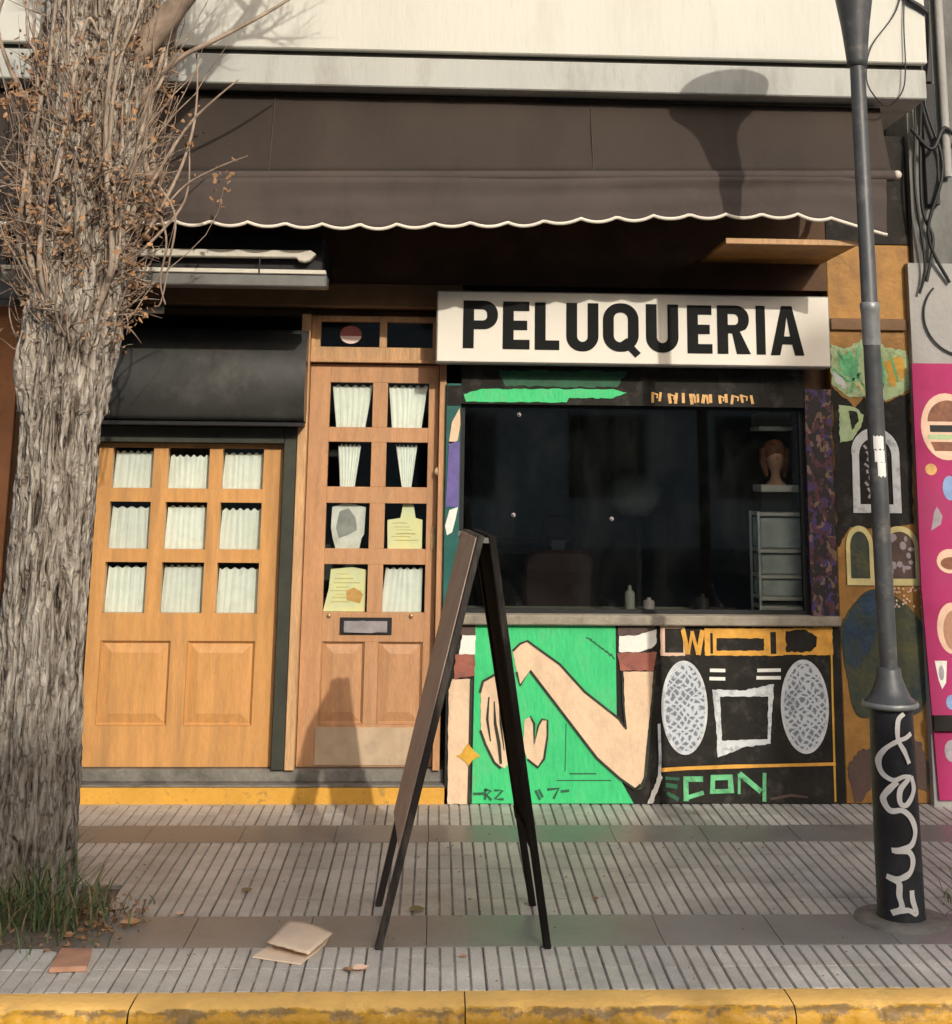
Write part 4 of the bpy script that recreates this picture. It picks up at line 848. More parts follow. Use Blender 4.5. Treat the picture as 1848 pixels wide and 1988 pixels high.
MB().ribbon([(1.098, 0.152), (1.22, 0.160), (1.45, 0.168), (1.62, 0.172), (1.940, 0.180)], [0.018, 0.016, 0.018, 0.014, 0.015], -0.0075).build('orange_line', K['orange_paint'], bb)
MB().ribbon([(1.940, 0.80), (1.936, 0.45), (1.932, 0.01)], [0.008, 0.010, 0.010], -0.0072).build('orange_edge', K['gold'], bb)
MB().ribbon([(1.090, 0.36), (1.094, 0.20), (1.088, 0.12)], 0.014, Y3).build('grey_streak', K['grey_paint'], bb)
MB().prism(ragged([(1.03, 0.004), (1.055, 0.004), (1.105, 0.12), (1.09, 0.14)], .003), -0.0124, -0.0115).build('white_spike', K['paint_white'], bb)
# letters CON in green
mb = MB(); T_ = 0.024
mb.ribbon([(1.298, 0.112), (1.204, 0.112)], T_, -0.0074); mb.ribbon([(1.216, 0.122), (1.216, 0.014)], T_, -0.0078); mb.ribbon([(1.21, 0.026), (1.30, 0.052)], T_ * .8, -0.0082); mb.build('letter_c', K['con'], bb)
bbh('letter_o', [[(1.330, 0.046), (1.446, 0.050), (1.440, 0.132), (1.336, 0.130)], [(1.354, 0.066), (1.418, 0.068), (1.418, 0.108), (1.356, 0.106)]], 'con', -0.0075)
mb = MB(); mb.ribbon([(1.470, 0.045), (1.472, 0.136)], 0.013, -0.0074); mb.ribbon([(1.472, 0.138), (1.575, 0.056)], T_, -0.0078); mb.ribbon([(1.590, 0.012), (1.594, 0.140)], 0.018, -0.0082); mb.build('letter_n', K['con'], bb)
mb = MB(); mb.ribbon([(1.118, 0.116), (1.185, 0.112)], 0.014, -0.0072); mb.ribbon([(1.125, 0.05), (1.18, 0.02)], 0.018, -0.0074); mb.ribbon([(1.12, 0.085), (1.175, 0.078)], 0.02, -0.0070); mb.build('green_smears', K['dgreen'], bb)
MB().ribbon([(1.62, 0.022), (1.72, 0.04), (1.80, 0.03)], [0.010, 0.014, 0.008], -0.0072).build('brown_smear', K['paint_brown'], bb)

# pillar mural
def pm(name, pts, m, y, seed=1, rag=0.003): return MB().prism(ragged(pts, rag, seed=seed), y, 0.0).build(name, K[m], pil)
pm('painted_leaf', [(1.992, 2.185), (2.06, 2.16), (2.149, 2.205), (2.20, 2.235), (2.27, 2.17), (2.385, 2.155), (2.389, 1.958), (2.264, 1.901), (2.19, 1.95), (2.165, 1.930), (2.086, 1.915), (1.990, 1.981)], 'leafgreen', Y1, 3, 0.006)
mb = MB()
for st in ([(2.03, 2.15), (2.10, 2.02), (2.085, 1.94)], [(2.14, 2.18), (2.12, 2.05), (2.16, 1.96)], [(2.22, 2.20), (2.26, 2.05), (2.24, 1.94)], [(2.00, 2.06), (2.08, 2.00), (2.14, 2.04)], [(2.30, 2.12), (2.33, 2.0)]):
    mb.ribbon([tuple(v) for v in cat_rom(st, 5)], 0.012, -0.0075)
mb.build('leaf_veins', K['con'], pil)
for k_, (pp_, m_) in enumerate((([(2.03, 2.12), (2.10, 2.15), (2.13, 2.07), (2.09, 2.00), (2.05, 2.04)], 'con'), ([(2.16, 2.17), (2.22, 2.19), (2.24, 2.08), (2.19, 2.02)], 'grey_paint'), ([(2.25, 2.10), (2.36, 2.13), (2.37, 2.02), (2.30, 1.97)], 'gold'), ([(2.00, 2.05), (2.05, 2.02), (2.06, 1.96), (2.01, 1.99)], 'grey_paint'), ([(2.11, 1.99), (2.16, 2.00), (2.15, 1.95)], 'yellow_pale'))):
    pm('leaf_patch', pp_, m_, -0.0052 - 0.0003 * k_, 30 + k_, 0.009)
pm('black_field', [(1.989, 1.975), (2.106, 1.865), (2.15, 1.92), (2.20, 1.90), (2.264, 1.895), (2.388, 1.945), (2.377, 1.298), (2.20, 1.275), (2.06, 1.282), (1.990, 1.181)], 'bb_black', Y1 + 0.001, 4, 0.005)
pm('painted_leaf', [(2.021, 1.878), (2.106, 1.865), (2.147, 1.829), (2.123, 1.76), (2.084, 1.705), (2.02, 1.690)], 'leafgreen', Y2, 5, 0.004)
pm('painted_black_patch', [(2.07, 1.85), (2.11, 1.845), (2.12, 1.80), (2.085, 1.755)], 'bb_black', Y3, 6, 0.003)  # black patch of the mural over the small leaf
holed('painted_window', [[(2.074, 1.350), (2.317, 1.350), (2.318, 1.638)] + ell(2.196, 1.640, 0.122, 0.126, 16, 0.05, math.pi - 0.05) + [(2.078, 1.63)], [(2.111, 1.392), (2.278, 1.392), (2.278, 1.63)] + ell(2.196, 1.632, 0.082, 0.084, 14, 0.05, math.pi - 0.05) + [(2.113, 1.63)]], -0.010, 0.004, K['grey_paint'], pil)
mb = MB()
for k in range(9): mb.ribbon([(2.14 + 0.012 * (k % 3), 1.68 - 0.03 * k), (2.155 + 0.01 * (k % 2), 1.662 - 0.03 * k)], 0.012, -0.0056 - k * 0.0002)
mb.build('grey_specks', K['sticker_grey'], pil)
for cx, rx in ((2.098, 0.068), (2.300, 0.094)):
    holed('painted_arch', [[(cx - rx, 1.004), (cx + rx, 1.004), (cx + rx, 1.19)] + ell(cx, 1.19, rx, 0.098, 16, 0.02, math.pi - 0.02) + [(cx - rx, 1.19)], [(cx - rx + .020, 1.036), (cx + rx - .020, 1.036), (cx + rx - .020, 1.185)] + ell(cx, 1.185, rx - .020, 0.076, 14, 0.02, math.pi - 0.02) + [(cx - rx + .020, 1.185)]], -0.0085, 0.004, K['yellow_pale'], pil)
    MB().prism([(cx - rx + .018, 1.034), (cx + rx - .018, 1.034), (cx + rx - .018, 1.187)] + ell(cx, 1.187, rx - .018, 0.078, 14, 0.02, math.pi - 0.02) + [(cx - rx + .018, 1.187)], -0.0050, 0.0).build('arch_fill', K['cloak' if cx < 2.2 else 'paint_brown'], pil)
mb = MB(); rr = random.Random(5)
for k in range(14):
    x = rr.uniform(2.235, 2.365); z = rr.uniform(1.06, 1.24); mb.prism(ell(x, z, rr.uniform(.008, .02), rr.uniform(.008, .022), 7), -0.0064 - k * 0.0001, -0.005)
mb.build('pink_blots', K['sticker_grey'], pil)
pm('dark_figure', [(v.x, v.y) for v in cat_rom([(2.147, 0.984), (2.255, 0.959), (2.36, 0.875), (2.410, 0.767), (2.418, 0.626), (2.394, 0.468), (2.34, 0.405), (2.16, 0.395), (2.050, 0.404), (2.012, 0.574), (1.993, 0.713), (1.993, 0.816), (2.062, 0.919)], 4, True)], 'cloak', Y1, 7, 0.003)
pm('blue_patch', [(v.x, v.y) for v in cat_rom([(2.14, 0.975), (2.21, 0.955), (2.20, 0.86), (2.14, 0.72), (2.06, 0.62), (2.005, 0.66), (2.0, 0.80), (2.07, 0.91)], 4, True)], 'navy', Y1 - 0.0006, 17, 0.005)
pm('dark_patch', [(1.995, 0.16), (2.05, 0.235), (2.11, 0.25), (2.12, 0.09), (2.07, 0.02), (2.03, 0.005)], 'paint_brown', Y1, 8, 0.006)
pm('dark_patch', [(2.30, 0.30), (2.36, 0.28), (2.40, 0.15), (2.38, 0.05), (2.32, 0.08)], 'paint_brown', Y1, 9, 0.006)
mb = MB()
for k in range(26):
    x = rr.uniform(2.26, 2.40); z = rr.uniform(0.90, 0.995); mb.prism(ell(x, z, .006, .006, 6), -0.0050 - k * 0.0001, 0.0)
mb.build('cream_dots', K['sticker_cream'], pil)

# ------------------------------------------------------------------ display inside the shop window
sf = thing('shelf_unit', 'narrow translucent drawer shelf standing inside the shop window', 'shelf', (1.745, 0.24, 0.06))
SX = (1.632, 1.862)
for x_ in SX:
    for y_ in (0.145, 0.33): MB().box(x_ - 0.006, x_ + 0.006, y_ - 0.006, y_ + 0.006, 0.06, 1.345).build('post', K['acrylic'], sf)
for z_ in (0.88, 0.925, 1.03, 1.155, 1.335):
    MB().box(SX[0] + 0.0065, SX[1] - 0.0065, 0.138, 0.336, z_ - 0.010, z_ + 0.008).build('shelf', K['shelf_edge'], sf, 0.002)
for z0_, z1_ in ((0.936, 1.015), (1.042, 1.135), (1.168, 1.315)):
    MB().box(SX[0] + 0.010, SX[1] - 0.010, 0.155, 0.325, z0_, z1_).build('drawer', K['acrylic'], sf, 0.006)
MB().box(1.655, 1.815, 0.16, 0.32, 1.345, 1.442).build('display_box', K['black'], None, label='black box on top of the drawer shelf, under the mannequin head', cat='box')
MB().box(1.650, 1.848, 0.145, 0.335, 1.444, 1.478).build('display_board', K['shelf_edge'], None, 0.003, label='pale board on the black box, carrying the mannequin head', cat='board')
mh = thing('mannequin_head', 'mannequin head with auburn hair on the pale board in the shop window', 'mannequin head', (1.75, 0.24, 1.479))
MX, MY = 1.750, 0.24
MB().lathe([(0.05, 1.479), (0.046, 1.49), (0.030, 1.502), (0.022, 1.53), (0.026, 1.552), (0.042, 1.572), (0.050, 1.612), (0.048, 1.65), (0.032, 1.69), (0.006, 1.70)], MX, MY, 20).build('head', K['manikin'], mh)
mb = MB(); mb.sphere((MX, MY + 0.012, 1.645), 0.066, 16, (0.95, 0.95, 1.0)); mb.tube([(MX - .050, MY + .015, 1.66), (MX - .058, MY + .01, 1.59), (MX - .046, MY + .005, 1.52)], [0.028, 0.024, 0.008], 8); mb.tube([(MX + .050, MY + .015, 1.66), (MX + .058, MY + .01, 1.59), (MX + .046, MY + .005, 1.52)], [0.028, 0.024, 0.008], 8)
mb.build('hair', K['hair'], mh)
MB().sphere((MX, MY - 0.050, 1.610), 0.008, 8, (0.7, 1.2, 1.2)).build('nose', K['manikin'], mh)
hb = thing('wall_heater', 'grey box unit with a pale lower edge hanging high inside the shop window', 'heater', (1.73, 0.3, 1.74))
MB().box(1.665, 1.835, 0.22, 0.40, 1.775, 1.845).build('casing', K['inner2'], hb, 0.006)
MB().box(1.660, 1.838, 0.21, 0.40, 1.752, 1.774).build('lower_edge', K['shelf_edge'], hb, 0.003)
ch = thing('salon_chair', 'dark red salon chair standing dimly inside the shop', 'chair', (0.75, 1.4, 0.06))
MB().lathe([(0.24, 0.061), (0.23, 0.085), (0.06, 0.10), (0.04, 0.13), (0.04, 0.48)], 0.75, 1.4, 20).build('pedestal', K['grey_metal'], ch)
MB().box(0.50, 1.0, 1.15, 1.62, 0.48, 0.60).build('seat', K['vinyl_red'], ch, 0.03)
MB().prism(rrect(0.54, 0.96, 0.60, 1.06, 0.09, 6), 1.60, 1.70).build('backrest', K['vinyl_red'], ch, 0.02)
MB().prism(rrect(0.64, 0.86, 1.12, 1.27, 0.06, 6), 1.62, 1.70).build('headrest', K['vinyl_red'], ch, 0.02)
MB().box(0.71, 0.79, 1.655, 1.675, 1.05, 1.13).build('headrest_post', K['grey_metal'], ch)
for a_ in (0.46, 0.99): MB().box(a_, a_ + 0.05, 1.18, 1.60, 0.74, 0.80).build('armrest', K['black'], ch, 0.01)
st2 = thing('mirror_station', 'dim salon mirror station with a shelf on the back wall', 'mirror', (1.2, 2.6, 0.06))
MB().box(0.25, 0.95, 2.98, 3.02, 1.05, 2.0).build('mirror', K['acrylic'], st2, 0.01)
MB().box(0.22, 0.98, 2.80, 3.02, 0.96, 1.0).build('shelf', K['shelf_edge'], st2, 0.004)
MB().box(0.235, 0.965, 3.02, 3.05, 1.02, 2.03).build('frame', K['wood2'], st2, 0.004)
tv = thing('dryer_stand', 'grey hood dryer on a stand dimly seen inside the shop', 'hair dryer', (1.22, 1.5, 0.06))
MB().tube([(1.22, 1.5, 0.06), (1.22, 1.5, 1.30), (1.20, 1.44, 1.38)], 0.018, 8).build('stand', K['grey_metal'], tv)
MB().sphere((1.18, 1.36, 1.40), 0.17, 18, (1, 1, 0.8)).build('hood', K['acrylic'], tv)
MB().lathe([(0.20, 0.061), (0.19, 0.08), (0.03, 0.10)], 1.22, 1.5, 16).build('foot', K['grey_metal'], tv)
ct = thing('work_counter', 'low dark counter along the inside of the shop window', 'counter', (0.7, 0.5, 0.06))
MB().box(0.16, 1.60, 0.36, 0.62, 0.80, 0.835).build('worktop', K['inner2'], ct, 0.004)
for a_ in (0.20, 1.50): MB().box(a_, a_ + 0.04, 0.40, 0.58, 0.06, 0.80).build('leg', K['black'], ct)
rr = random.Random(31)
for k, (x_, lab) in enumerate(((0.30, 'squat dark spray bottle at the left end of the counter'), (1.02, 'tall grey bottle near the middle of the counter'), (1.12, 'small grey jar right of the tall grey bottle'), (1.40, 'round dark jar near the drawer shelf'))):
    h_ = (0.11, 0.12, 0.06, 0.08)[k]; r_ = (0.035, 0.026, 0.03, 0.04)[k]
    bt = MB().lathe([(r_, 0.836), (r_, 0.836 + h_ * .7), (r_ * .4, 0.836 + h_ * .82), (r_ * .4, 0.836 + h_)], x_, 0.47, 14).build('bottle', K[('frame', 'inner2', 'sticker_grey', 'black')[k]], None, label=lab, cat='bottle', group='bottles on the window counter')
for x_, z_, lab in ((0.412, 1.812, 'upper white suction hook near the top left of the shop glass'), (0.388, 1.322, 'lower white suction hook behind the sandwich board top'), (0.876, 1.307, 'white suction hook near the middle of the shop glass')):
    hk = MB().lathe([(0.011, 0), (0.010, 0.003), (0.004, 0.006), (0.004, 0.012), (0.002, 0.014)], 0, 0, 14).build('suction_hook', K['sticker_grey'], None, label=lab, cat='hook', group='white hooks on the shop glass')
    hk.location = (x_, 0.0598, z_); hk.rotation_euler = (math.pi / 2, 0, 0)

# ------------------------------------------------------------------ neighbours
nb = thing('neighbour_building', 'grey cement building with cables right of the barber shop', 'building', (4, 0, 0))
MB().box(2.43, 9.0, -0.045, 6.0, 2.60, 6.5).build('upper_wall', K['neigh'], nb)
MB().box(2.395, 9.0, -0.050, 6.0, -0.02, 2.60).build('lower_wall', K['neigh_light'], nb)
MB().tube([(2.62, -0.075, 3.05), (2.62, -0.075, 6.0)], 0.022, 10).build('pipe', K['neigh_light'], nb)
MB().box(2.50, 2.57, -0.085, -0.046, 2.9, 3.55).box(2.52, 2.56, -0.10, -0.046, 3.55, 4.6).build('cable_duct', K['black'], nb, 0.004)
def qc(*P): return [(x * 0.9347, y - 0.44, 1.58 + (z - 1.58) * 0.9347) for x, y, z in P]
cab = thing('wall_cable', 'thin black cable looping down the parapet at the upper right', 'cable', (2.35, -0.32, 3.6))
mb = MB(); mb.tube(cat_rom(qc(*[(2.36, -0.325, 4.1), (2.30, -0.330, 3.86), (2.16, -0.335, 3.66), (2.125, -0.34, 3.50), (2.16, -0.33, 3.41), (2.24, -0.30, 3.36), (2.31, -0.33, 3.43), (2.33, -0.335, 3.56), (2.335, -0.33, 3.8), (2.36, -0.325, 4.1)]), 6), 0.0035, 5)
mb.build('loop', K['cable'], cab)
mb = MB(); mb.tube(cat_rom(qc(*[(2.33, -0.33, 4.0), (2.36, -0.335, 3.92), (2.42, -0.33, 3.88), (2.46, -0.325, 3.85)]), 6), 0.014, 8); mb.tube(cat_rom([(2.30, -0.765, 3.71), (2.475, -0.25, 3.6), (2.48, -0.12, 3.4), (2.47, -0.09, 2.9), (2.52, -0.085, 2.72), (2.475, -0.085, 2.5)], 6), 0.009, 6)
mb.build('bundle', K['cable'], cab)
for k, pts in enumerate(([(2.44, -0.06, 3.9), (2.46, -0.09, 3.4), (2.435, -0.10, 3.0), (2.47, -0.09, 2.6), (2.44, -0.075, 2.44)], [(2.55, -0.06, 4.2), (2.50, -0.11, 3.5), (2.58, -0.12, 3.1), (2.49, -0.10, 2.75), (2.60, -0.07, 2.5)], [(2.44, -0.08, 3.3), (2.52, -0.14, 3.18), (2.60, -0.12, 3.30), (2.70, -0.08, 3.22)])):
    MB().tube(cat_rom(pts, 6), 0.007 + 0.002 * k, 6).build('strand', K['cable'], cab)
ring = MB(); ring.tube([(2.66 + 0.20 * math.cos(a), -0.062, 2.33 + 0.20 * math.sin(a)) for a in [math.pi * (0.75 + 1.0 * i / 24) for i in range(25)]], 0.005, 6)
ring.build('cable_ring', K['cable'], None, label='dark cable arc on the pale wall above the pink poster', cat='cable')
po = thing('food_poster', 'magenta food poster with burger and snack pictures right of the pillar', 'poster', (2.9, -0.06, 0))
MB().prism([(2.385, 2.088), (3.6, 2.092), (3.6, 0.03), (2.415, 0.03), (2.378, 1.0)], -0.066, -0.0505).build('sheet', K['pink'], po)
YP = -0.0675
def pp(name, pts, m, y=YP): return MB().prism(pts, y, -0.066).build(name, K[m], po)
pp('burger_outline', ell(2.545, 1.775, 0.130, 0.165, 28), 'sticker_cream'); pp('bun_top', ell(2.555, 1.80, 0.105, 0.105, 20, 0, math.pi), 'sticker_brown', YP - .001)
pp('bun_bottom', [(2.46, 1.70), (2.48, 1.655), (2.63, 1.655), (2.65, 1.70)], 'sticker_brown', YP - .001); pp('lettuce', [(2.45, 1.735), (2.66, 1.735), (2.66, 1.712), (2.45, 1.712)], 'leafgreen', YP - .001); pp('patty', [(2.46, 1.782), (2.655, 1.782), (2.655, 1.748), (2.46, 1.748)], 'black', YP - .001)
pp('snack_print', ell(2.455, 1.565, 0.030, 0.028, 12), 'flyer_orange'); pp('snack_print', ell(2.545, 1.475, 0.036, 0.060, 14), 'sticker_blue'); pp('snack_print', [(2.44, 1.27), (2.46, 1.36), (2.475, 1.385), (2.50, 1.34), (2.49, 1.30)], 'sticker_grey')
pp('snack_print', ell(2.525, 1.125, 0.065, 0.058, 18), 'sticker_cream'); pp('snack_print', ell(2.53, 1.115, 0.052, 0.030, 14), 'sticker_brown', YP - .001)
pp('snack_print', ell(2.52, 0.81, 0.075, 0.12, 24), 'sticker_cream'); pp('snack_print', ell(2.53, 0.80, 0.055, 0.095, 20), 'chip', YP - .001)
pp('snack_print', [(2.425, 0.66), (2.485, 0.66), (2.475, 0.56), (2.455, 0.53), (2.44, 0.57)], 'paint_white'); pp('snack_print', ell(2.455, 0.605, 0.013, 0.035, 12), 'sticker_grey', YP - .001)
pp('snack_print', ell(2.50, 0.47, 0.03, 0.035, 12), 'sticker_blue'); pp('snack_print', ell(2.485, 0.25, 0.035, 0.05, 12), 'sticker_grey')
for k_, (x_, z_, rx_, rz_, m_) in enumerate(((2.86, 1.72, .10, .12, 'sticker_cream'), (3.22, 1.62, .13, .10, 'flyer_orange'), (2.95, 1.28, .12, .09, 'sticker_cream'), (3.35, 1.15, .08, .12, 'sticker_blue'), (2.82, 0.82, .09, .13, 'sticker_cream'), (3.20, 0.72, .12, .10, 'chip'), (2.75, 1.50, .03, .04, 'sticker_grey'), (3.05, 0.98, .03, .04, 'flyer_orange'))):
    pp('snack_print', ell(x_, z_, rx_, rz_, 22), m_); pp('snack_print', ell(x_ + 0.01, z_, rx_ * .7, rz_ * .6, 18), 'sticker_brown' if k_ % 2 == 0 else 'paint_white', YP - .001)
MB().box(2.398, 3.6, -0.095, -0.0685, 0.345, 0.412).build('dark_rail', K['bb_black'], None, label='dark rail crossing the lower part of the magenta poster', cat='rail')

lb = thing('neighbour_building', 'terracotta building left of the barber shop, behind the tree', 'building', (-4, 0, 0))
MB().box(-9, -2.064, -0.02, 6.0, -0.02, 3.40).build('wall', K['terracotta'], lb)
lsn = thing('grey_fascia_board', 'plain grey board over the terracotta wall at the far left', 'board', (-3, -0.1, 2.3))
MB().box(-4.5, -2.072, -0.12, -0.021, 2.335, 2.74).build('board', K['greysign'], lsn, 0.004)
MB().box(-4.5, -2.070, -0.135, -0.021, 2.305, 2.334).build('lower_edge', K['neigh'], lsn, 0.003)

# the building across the street (behind the camera): roof band and tower added to shade pavement and pillar, shows in the glass
op = thing('opposite_building', 'long plain building across the street with added roof blockers shading the pavement', 'building', (0, -20, 0))
MB().box(-45, 45, -30, -20, -0.3, 8.40).build('wall', K['white_wall'], op)
MB().box(-45, 45, -20.15, -20.02, 8.90, 9.66).build('sun_blocker_band', K['greysign'], op)  # added out of view to block sun from the middle of the pavement
for k in range(-12, 13): MB().box(k * 3.6 - 0.04, k * 3.6 + 0.04, -20.14, -20.03, 8.40, 8.90).build('sun_blocker_post', K['grey_metal'], op)
MB().box(9.02, 9.62, -20.65, -20.16, 8.40, 12.1).build('sun_blocker_tower', K['neigh'], op)  # added out of view to cast shade on the right pillar
MB().box(-45, 45, -19.99, -17.5, -0.29, -0.02).build('opposite_pavement', K['step'], op)
wproto = None
for fl in (1.0, 4.2, 7.1):
    for k in range(-9, 10):
        if wproto is None:
            wproto = MB().box(-0.75, 0.75, -0.03, 0.04, -0.08, 1.5).build('window', K['frame'], op, local=True); wo = wproto
            wp = MB().box(-0.68, 0.68, 0.041, 0.05, -0.01, 1.43).build('pane', K['black'], wo, local=True)
        else:
            wo = wproto.copy(); COL.objects.link(wo); wo.parent = op
            q = wp.copy(); COL.objects.link(q); q.parent = wo
        wo.location = (k * 2.9 + 0.4, 0, fl)

# ------------------------------------------------------------------ lamp post
LX, LY = 1.660, -1.675
lp = thing('lamp_post', 'grey iron lamp post on a black graffitied base at the pavement edge', 'lamp post', (LX + 0.028, LY, 0))
def bx(z): return LX + 0.028 - 0.0085 * z
def lathe_l(prof, n=36):
    mb = MB(); vs = []; m = len(prof)
    for r, z in prof:
        for k in range(n):
            a = 2 * math.pi * k / n; vs.append((bx(z) + r * math.cos(a), LY + r * math.sin(a), z))
    mb.add(vs, [(i * n + k, i * n + (k + 1) % n, (i + 1) * n + (k + 1) % n, (i + 1) * n + k) for i in range(m - 1) for k in range(n)], True)
    mb.add(vs[:n], [tuple(range(n - 1, -1, -1))]); mb.add(vs[-n:], [tuple(range(n))]); return mb
RB = 0.083
lathe_l([(RB + .004, -0.02), (RB + .004, 0.01), (RB, 0.02), (RB - .001, 0.30), (RB - .004, 0.60), (RB - .006, 0.715)]).build('base', K['lamp_base'], lp)
lathe_l([(0.092, 0.712), (0.099, 0.718), (0.100, 0.728), (0.094, 0.737), (0.074, 0.752), (0.062, 0.778), (0.052, 0.806), (0.046, 0.822), (0.044, 0.846), (0.040, 0.852), (0.030, 0.856)]).build('bell', K['lamp'], lp)
lathe_l([(0.0965, 0.7165), (0.1015, 0.7185), (0.1025, 0.728), (0.0985, 0.7345)]).build('bell_rim_highlight', K['lamp_light'], lp)  # pale ring paints the highlight along the bell's edge
lathe_l([(0.0335, 0.85), (0.0335, 1.5), (0.0325, 2.03), (0.0335, 2.035), (0.0335, 2.19), (0.0310, 2.195), (0.030, 3.15)]).build('pole', K['lamp'], lp)
lathe_l([(0.0345, 2.034), (0.0352, 2.04), (0.0352, 2.165), (0.0375, 2.17), (0.0375, 2.195), (0.034, 2.20)]).build('collar', K['lamp_light'], lp)
lathe_l([(0.030, 3.15), (0.040, 3.155), (0.041, 3.175), (0.043, 3.20), (0.056, 3.32), (0.073, 3.43), (0.080, 3.52), (0.094, 3.60), (0.122, 3.66), (0.165, 3.71), (0.195, 3.74), (0.200, 3.765), (0.19, 3.772)]).build('lamp_bowl', K['lamp'], lp)
lathe_l([(0.18, 3.7725), (0.13, 3.780), (0.02, 3.785)]).build('lens', K['bulb'], lp)
def wrap(stroke, wd, rad, k=8):
    c = cat_rom([(x, z, 0) for x, z in stroke], k); mb = MB(); L_ = []; R_ = []
    for i, q in enumerate(c):
        d = (c[min(i + 1, len(c) - 1)] - c[max(i - 1, 0)]); d = d.normalized(); nn = Vector((-d.y, d.x, 0))
        wv = wd * (1 + 0.22 * noise.noise(Vector((q.x * 30, q.y * 30, 3))))
        L_.append(q + nn * wv / 2); R_.append(q - nn * wv / 2)
    def on(q):
        s_ = max(-0.98, min(0.98, (q.x - bx(q.y)) / rad)); a = math.asin(s_)
        return (bx(q.y) + rad * math.sin(a), LY - rad * math.cos(a), q.y)
    n = len(c); mb.add([on(q) for q in L_] + [on(q) for q in R_], [(n + i, n + i + 1, i + 1, i) for i in range(n - 1)], True)
    return mb
GR = [([(1.704, 0.705), (1.682, 0.685), (1.676, 0.64), (1.680, 0.61), (1.70, 0.575), (1.716, 0.535)], 0.016, 0), ([(1.730, 0.636), (1.705, 0.622), (1.675, 0.612), (1.635, 0.585), (1.614, 0.545), (1.622, 0.500), (1.655, 0.480), (1.69, 0.492), (1.722, 0.490)], 0.016, 1),
      ([(1.722, 0.492), (1.730, 0.445), (1.700, 0.400), (1.675, 0.405), (1.678, 0.450), (1.712, 0.485)], 0.018, 2), ([(1.668, 0.475), (1.642, 0.450), (1.622, 0.415), (1.640, 0.378), (1.680, 0.380), (1.712, 0.355), (1.728, 0.31), (1.712, 0.268), (1.672, 0.250), (1.640, 0.246)], 0.019, 3),
      ([(1.648, 0.244), (1.695, 0.245), (1.712, 0.215), (1.698, 0.175), (1.655, 0.153), (1.622, 0.158)], 0.019, 4), ([(1.628, 0.156), (1.658, 0.140), (1.658, 0.100), (1.664, 0.060), (1.632, 0.040)], 0.019, 5), ([(1.640, 0.046), (1.685, 0.054), (1.715, 0.042), (1.704, 0.085), (1.702, 0.118)], 0.018, 6)]
for st, wd, k_ in GR: wrap(st, wd, RB + 0.0022 + k_ * 0.0003).build('graffiti_stroke', K['spray'], lp)
mb = MB()
for (a, b, z0_, z1_) in ((-0.022, 0.016, 1.64, 1.69), (-0.020, 0.018, 1.592, 1.638), (-0.012, 0.020, 1.54, 1.592)):
    m_ = 8; vs = []
    for i in range(m_ + 1):
        x = a + (b - a) * i / m_; yy = LY - math.sqrt(0.0345 ** 2 - x * x) - 0.0012
        vs += [(bx(z0_) + x, yy, z0_ + 0.004 * math.sin(i * 1.7)), (bx(z1_) + x, yy, z1_ + 0.003 * math.sin(i * 2.3 + 1))]
    mb.add(vs, [(2 * i, 2 * i + 2, 2 * i + 3, 2 * i + 1) for i in range(m_)], True)
mb.build('torn_sticker', K['spray'], lp)
MB().lathe([(0.17, -0.02), (0.165, 0.004), (0.10, 0.012), (0.09, 0.012)], LX + 0.028, LY, 28).build('cement_collar', K['step'], lp)

# ------------------------------------------------------------------ sandwich board (seen almost edge on)
ab = thing('sandwich_board', 'dark wooden A-frame sandwich board seen edge on, standing on the pavement', 'sandwich board', (0.13, -1.71, 0))
YF, YR = -1.965, -1.475
def slat(topx, botx, y0, y1, z0, z1, th, sgn):
    """board leaning along x: x at height z runs from botx (z=0) to topx (z=1.33); thickness th outward sgn"""
    X = lambda z, y: botx + (topx - botx) * z / 1.33 - (y - YF) / 0.49 * (0.020 + 0.024 * math.sin(min(1.0, z / 0.9) * math.pi / 2))   # stands a little askew to the kerb
    a = [(X(z0, y0), y0, z0), (X(z0, y1), y1, z0), (X(z1, y1), y1, z1), (X(z1, y0), y0, z1)]
    b = [(x + sgn * th, y, z) for x, y, z in a]
    mb = MB(); mb.hexa(a, b) if sgn > 0 else mb.hexa(b, a); return mb
for nm, tx, bx_, sg_, lowf, lowr, face_y in (('L', 0.152, -0.170, 1, 0.0, 0.0, 'aboard_face'), ('R', 0.188, 0.390, 1, 0.0, 0.0, 'aboard_black')):
    th = 0.025
    pan = thing('tmp', None, None) if False else None
    slat(tx, bx_, YF, YF + 0.042, 0.0, 1.325, th, 1).build('leg', K['aboard' if nm == 'L' else 'aboard_dark'], ab, 0.003)
    slat(tx, bx_, YR - 0.042, YR, 0.0, 1.325, th, 1).build('leg', K['aboard' if nm == 'L' else 'aboard_dark'], ab, 0.003)
    slat(tx, bx_, YF + 0.0425, YR - 0.0425, 1.26, 1.325, th, 1).build('top_rail', K['aboard' if nm == 'L' else 'aboard_dark'], ab, 0.003)
    slat(tx, bx_, YF + 0.0425, YR - 0.0425, 0.30, 0.345, th, 1).build('bottom_rail', K['aboard' if nm == 'L' else 'aboard_dark'], ab, 0.003)
    if nm == 'L':
        slat(tx - 0.004, bx_ - 0.004, YF + 0.010, YR - 0.006, 0.31, 1.318, 0.0035, 1).build('face_board', K['aboard_face'], ab, label='worn brown outer face of the left leaf')
    else:
        slat(tx + 0.010, bx_ + 0.010, YF + 0.0425, YR - 0.0425, 0.346, 1.259, 0.008, 1).build('face_board', K['aboard_black'], ab, label='black inner face of the right leaf')
